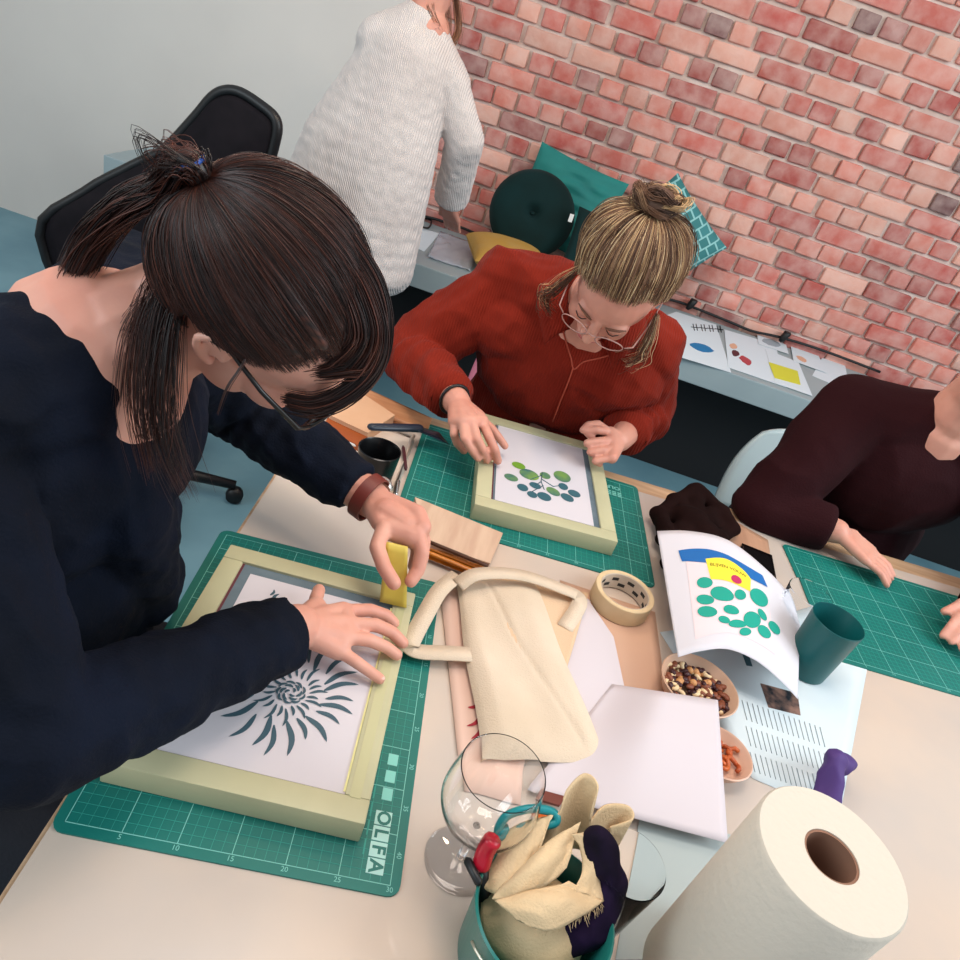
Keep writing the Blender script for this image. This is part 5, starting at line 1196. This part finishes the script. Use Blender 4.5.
for sgn, n_ in ((-1, 7), (1, 7)):
    for i in range(n_):
        o = rng.normal(0, .006, 3); gl.append([H2.w(.045, sgn*.074, .050)+o*.3, H2.w(.062, sgn*.084, .018)+o, H2.w(.070, sgn*.092, -.020)+o, H2.w(.060+.01*rng.uniform(), sgn*(.098+.006*i/7), -.055)+o, H2.w(.075, sgn*.088, -.075)+o*1.5, H2.w(.085, sgn*.08, -.06)+o*1.5])
sets.append(loose(gl, .0045, 9, (.0003, .0007), lambda: col2()*1.25))
finish_hair(sets, m_hair2, w2, 'hair_strands')
glasses(H2, w2, mat('frame_clear', 'b98d82', .2), .0009, (.025, .020))
shoes(w2, [(-.02, 1.28, .10), (.20, 1.28, .10)], [(-.02, 1.12, .03), (.20, 1.12, .03)])
B = Blob(); legs(B, [hip2-[.09, 0, 0], hip2+[.09, 0, 0]], [(-.02, 1.20, .58), (.20, 1.20, .58)], [(-.02, 1.28, .14), (.20, 1.28, .14)], [(-.02, 1.28, .12), (.20, 1.28, .12)], r=(.09, .062, .05)); B.cap(hip2-[.09, 0, 0], .115, hip2+[.09, 0, 0], .115)
V, N, Fc = B.build(.008, 4); mesh('trousers', V, Fc, m_jean, w2)
mesh('bracelet', *tubeg([wR*.955+eR*.045+(lambda u, v: u*math.cos(a)+v*math.sin(a))(*frame_to(wR-eR)[:2])*.0295 for a in np.linspace(0, 2*PI, 20, endpoint=False)], .003, 6, closed=True), mat('black_plastic', '', .4), w2)
chair('chair with a pink back shell behind the person in rust red', (.08, 1.64, 0), PI, mat('pink_shell', 'b8687e', .5), mat('chair_leg', '', .5), seatz=.44, back=.38)
# ------------------------------------------------------------ woman 3 (white cardigan, back view)
H3 = Head(P(468, -62, y=2.44), (.25, .85, -.45), (.15, .50, .85), 1.0)
neck3 = P(428, 8, y=2.38)
s3L, s3R = P(380, 42, y=2.36), P(448, 84, y=2.40)
hip3 = np.array([-.655, 2.33, .88])
e3R = P(464, 140, y=2.42); w3R = P(450, 203, y=2.56); e3L = P(345, 150, y=2.50); w3L = np.array([-.62, 2.66, .78])
B = Blob(); H3.add(B); B.chain([H3.w(-.02, 0, -.03), (H3.w(-.03, 0, -.09)+neck3)/2, neck3], [.054, .05, .056])
B.chain([neck3+[0, 0, -.06], (neck3+hip3)/2, hip3], [.08, .09, .09]); B.cap(s3L, .05, s3R, .05)
B.chain([s3R, e3R, w3R], [.046, .036, .026]); B.chain([s3L, e3L, w3L], [.046, .036, .026]); B.cap(hip3-[.07, 0, 0], .08, hip3+[.07, 0, 0], .08)
for wv, dr, sgn in ((w3R, unit([.15, .6, -.75]), 1), (w3L, unit([.2, .7, -.6]), -1)):
    sd_ = unit(np.cross(dr, [0, 0, 1.])); mm = [wv+dr*.075+sd_*o for o in (-.028, -.010, .009, .026)]; palm(B, wv, mm, .0115, wv+dr*.03+sd_*-.035*sgn)
    for q in mm: B.chain([q, q+dr*.035+[0, .006, -.004], q+dr*.05+[0, .02, -.008]], [.008, .0075, .0068])
    t_ = wv+dr*.03+sd_*-.035*sgn; B.chain([t_, t_+dr*.045+sd_*-.012*sgn], [.009, .008])
legs(B, [hip3-[.09, 0, 0], hip3+[.09, 0, 0]], [(-.75, 2.36, .48), (-.56, 2.36, .48)], [(-.76, 2.32, .09), (-.55, 2.32, .09)], [(-.76, 2.46, .03), (-.55, 2.46, .03)])
V, N, Fc = B.build(.0045, 4); w3 = person('standing person in a long white knitted cardigan seen from behind at the ledge', V, Fc, m_skin2)
H3.details(w3, mat('brow_brown', '', .7))
m_knit = mat('white_knit', 'ddd3ce', .95, var='d2c7c2', vscale=9, sheen=.1, bump=.6, wave=(55, 1.5, 'X', .004))
B = Blob(); c3R = w3R*.93+e3R*.07; c3L = w3L*.9+e3L*.1
B.chain([s3R, e3R, c3R], [.068, .060, .054], flat_end=True); B.chain([s3L, e3L, c3L], [.068, .06, .05], flat_end=True)
B.chain([s3L, neck3+[-.01, -.0, -.06], s3R], [.075, .075, .072])
hem = [P(395, 262, y=2.30), P(300, 205, y=2.30)]
xs = [(P(408, 62, y=2.38), .10), (P(390, 100, y=2.37), .125), (P(369, 150, y=2.35), .165), (P(354, 200, y=2.34), .185), (P(342, 255, y=2.33), .20)]
for i in range(len(xs)-1):
    for t_ in (0, .25, .5, .75):
        p = xs[i][0]*(1-t_)+xs[i+1][0]*t_; r = xs[i][1]*(1-t_)+xs[i+1][1]*t_; B.ell(p, (r+.045, .125+.01*(i+t_), .12))
B.ell(xs[-1][0], (xs[-1][1]+.045, .165, .12))
for i in range(len(xs)-1):
    a, b = xs[i][0], xs[i+1][0]
    for s_ in (-1, -.5, 0, .5, 1): B.cap(a+[s_*(xs[i][1]-.03), 0, 0], .075, b+[s_*(xs[i+1][1]-.03), 0, 0], .075)
B.cap(P(408, 205, y=2.34), .05, P(398, 262, y=2.31), .045)
V, N, Fc = B.build(.005, 10); V = fold(V, N, .009, 5, 8, axis=(0, 0, 1), st=.25, ridge=False); V = fold(V, N, .0015, 45, 3, ridge=False)
mesh('cardigan', V, Fc, m_knit, w3)
m_hair3 = mat('hair_light_brown', '8a6a4e', .5, attr=True)
def col3(a=0, x=0): return np.array(rgb('6e4c38'))*rng.uniform(.8, 1.6)
h3 = Hair(H3, (-.008, 0, .026), (.097, .078, .087), (-.2, 0, .98), (1, 0, 0), .010)
lim3 = lambda a: 1.30*max(math.cos(a), 0)**1.5+1.75*(1-abs(math.cos(a))**1.5)+2.2*max(-math.cos(a), 0)**1.5
h3.cap(lim3, m_hair3, w3, cols=col3, nt=24, na=120)
sets = [h3.strands(lim3, 700, col3, rr=(.0008, .0016))]
gl = []
for i in range(34):
    y = -.085+.17*i/33; o = rng.normal(0, .006, 3); gl.append([H3.w(-.07, y*.9, .02)+o*.3, H3.w(-.085, y, -.05)+o, H3.w(-.070, y*.9-.01, -.10)+o, H3.w(-.045+.02*rng.uniform(), y*.8-.02, -.13-.02*rng.uniform())+o])
sets.append(loose(gl, .004, 22, (.0007, .0014), lambda: col3()))
gl = [[P(452, -40, y=2.42), P(456, 0, y=2.42), P(458, 30, y=2.42), P(450, 46, y=2.42)], [P(440, -30, y=2.40), P(444, 5, y=2.38), P(446, 32, y=2.38)], [P(430, -30, y=2.36), P(428, 5, y=2.34), P(436, 26, y=2.33)]]
sets.append(loose(gl, .006, 40, (.0007, .0014), lambda: col3()*1.3))
finish_hair(sets, m_hair3, w3, 'hair_strands')
B = Blob(); legs(B, [hip3-[.09, 0, 0], hip3+[.09, 0, 0]], [(-.75, 2.36, .48), (-.56, 2.36, .48)], [(-.76, 2.32, .12), (-.55, 2.32, .12)], [(-.76, 2.32, .11), (-.55, 2.32, .11)], r=(.085, .062, .052)); B.cap(hip3-[.08, 0, .06], .09, hip3+[.08, 0, -.06], .09)
V, N, Fc = B.build(.008, 4); mesh('trousers', V, Fc, mat('black_trousers', '0b0b0d', .85), w3)
shoes(w3, [(-.76, 2.32, .09), (-.55, 2.32, .09)], [(-.76, 2.46, .03), (-.55, 2.46, .03)])
# ------------------------------------------------------------ woman 4 (maroon top at the right)
H4 = Head(np.array([.86, 1.36, 1.20]), (-.1, -.75, -.62), (0, -.62, .78), 1.0)
neck4 = np.array([.86, 1.46, 1.055]); s4R, s4L = np.array([.70, 1.50, .975]), np.array([1.00, 1.48, 1.01])
e4R = P(764, 508, y=1.35); w4R = P(836, 531, z=.800); e4L = np.array([1.12, 1.38, .80]); w4L = np.array([.98, 1.20, .80]); hip4 = np.array([.84, 1.66, .56])
B = Blob(); H4.add(B); B.chain([H4.w(-.02, 0, -.03), (H4.w(-.03, 0, -.09)+neck4)/2, neck4], [.054, .05, .056])
B.chain([neck4+[0, .03, -.05], (neck4+hip4)/2, hip4], [.08, .105, .12]); B.cap(s4R, .05, s4L, .05); B.cap(hip4-[.09, 0, 0], .10, hip4+[.09, 0, 0], .10)
B.chain([s4R, e4R, w4R], [.046, .037, .026]); B.chain([s4L, e4L, w4L], [.046, .037, .026])
for wv, dr, sgn in ((w4R, unit([.85, -.5, -.05]), 1), (w4L, unit([-.6, -.8, -.05]), -1)):
    sd_ = unit(np.cross(dr, [0, 0, 1.])); mm = [wv+dr*.075+sd_*o+[0, 0, -.006] for o in (-.028, -.010, .009, .026)]; palm(B, wv, mm, .011, wv+dr*.03+sd_*-.035*sgn)
    for q in mm: B.chain([q, q+dr*.035+[0, 0, -.005], q+dr*.055+[0, 0, -.018]], [.008, .0075, .0068])
    t_ = wv+dr*.03+sd_*-.035*sgn; B.chain([t_, t_+dr*.045+sd_*-.012*sgn+[0, 0, -.01]], [.009, .008])
legs(B, [hip4-[.09, 0, 0], hip4+[.09, 0, 0]], [(.74, 1.24, .58), (.96, 1.24, .58)], [(.74, 1.30, .10), (.96, 1.30, .10)], [(.74, 1.17, .03), (.96, 1.17, .03)], r=(.075, .05, .036))
V, N, Fc = B.build(.004, 4); V = H4.sculpt(V, N); w4 = person('person in a dark maroon top leaning a forearm on the table at the right edge', V, Fc, m_skin1)
H4.details(w4, mat('brow_dark', '', .7))
B = Blob(); c4R = w4R*.9+e4R*.1; c4L = w4L*.9+e4L*.1
B.chain([s4R, e4R, c4R], [.085, .062, .046], flat_end=True); B.chain([s4L, e4L, c4L], [.08, .058, .044], flat_end=True); B.chain([s4R, neck4+[0, .04, -.05], s4L], [.078, .08, .078])
B.ell((.84, 1.52, .90), (.19, .12, .17)); B.ell((.84, 1.58, .72), (.185, .13, .17)); B.ell((.84, 1.64, .58), (.19, .15, .12))
V, N, Fc = B.build(.005, 10); V = fold(V, N, .007, 9, 9); V[:, 2] = np.where((V[:, 2] < TZ+.002) & (V[:, 1] < 1.38) & (V[:, 2] > TZ-.08), TZ+.002, V[:, 2]); mesh('jumper', V, Fc, mat('maroon_knit', '26060b', .9, spec=.2, bump=.3, bscale=250), w4)
h4 = Hair(H4, (-.008, 0, .026), (.097, .078, .087), (-.3, 0, .95), (1, 0, 0), .012)
h4.cap(lim2, m_hair1, w4, cols=col1, nt=24, na=140); finish_hair([h4.strands(lim2, 700, col1, rr=(.0006, .0012))], m_hair1, w4, 'hair_strands')
shoes(w4, [(.74, 1.30, .10), (.96, 1.30, .10)], [(.74, 1.15, .03), (.96, 1.15, .03)])
B = Blob(); legs(B, [hip4-[.09, 0, 0], hip4+[.09, 0, 0]], [(.74, 1.24, .58), (.96, 1.24, .58)], [(.74, 1.30, .14), (.96, 1.30, .14)], [(.74, 1.30, .12), (.96, 1.30, .12)], r=(.09, .062, .05)); B.cap(hip4-[.09, 0, 0], .115, hip4+[.09, 0, 0], .115)
V, N, Fc = B.build(.008, 4); mesh('trousers', V, Fc, m_jean, w4)
chair('white shell chair under the person in maroon', (.90, 1.66, 0), PI, mat('white_shell', 'a9babd', .35), mat('chair_leg', '', .5), seatz=.44, back=.25, w=.46, bw=.48)
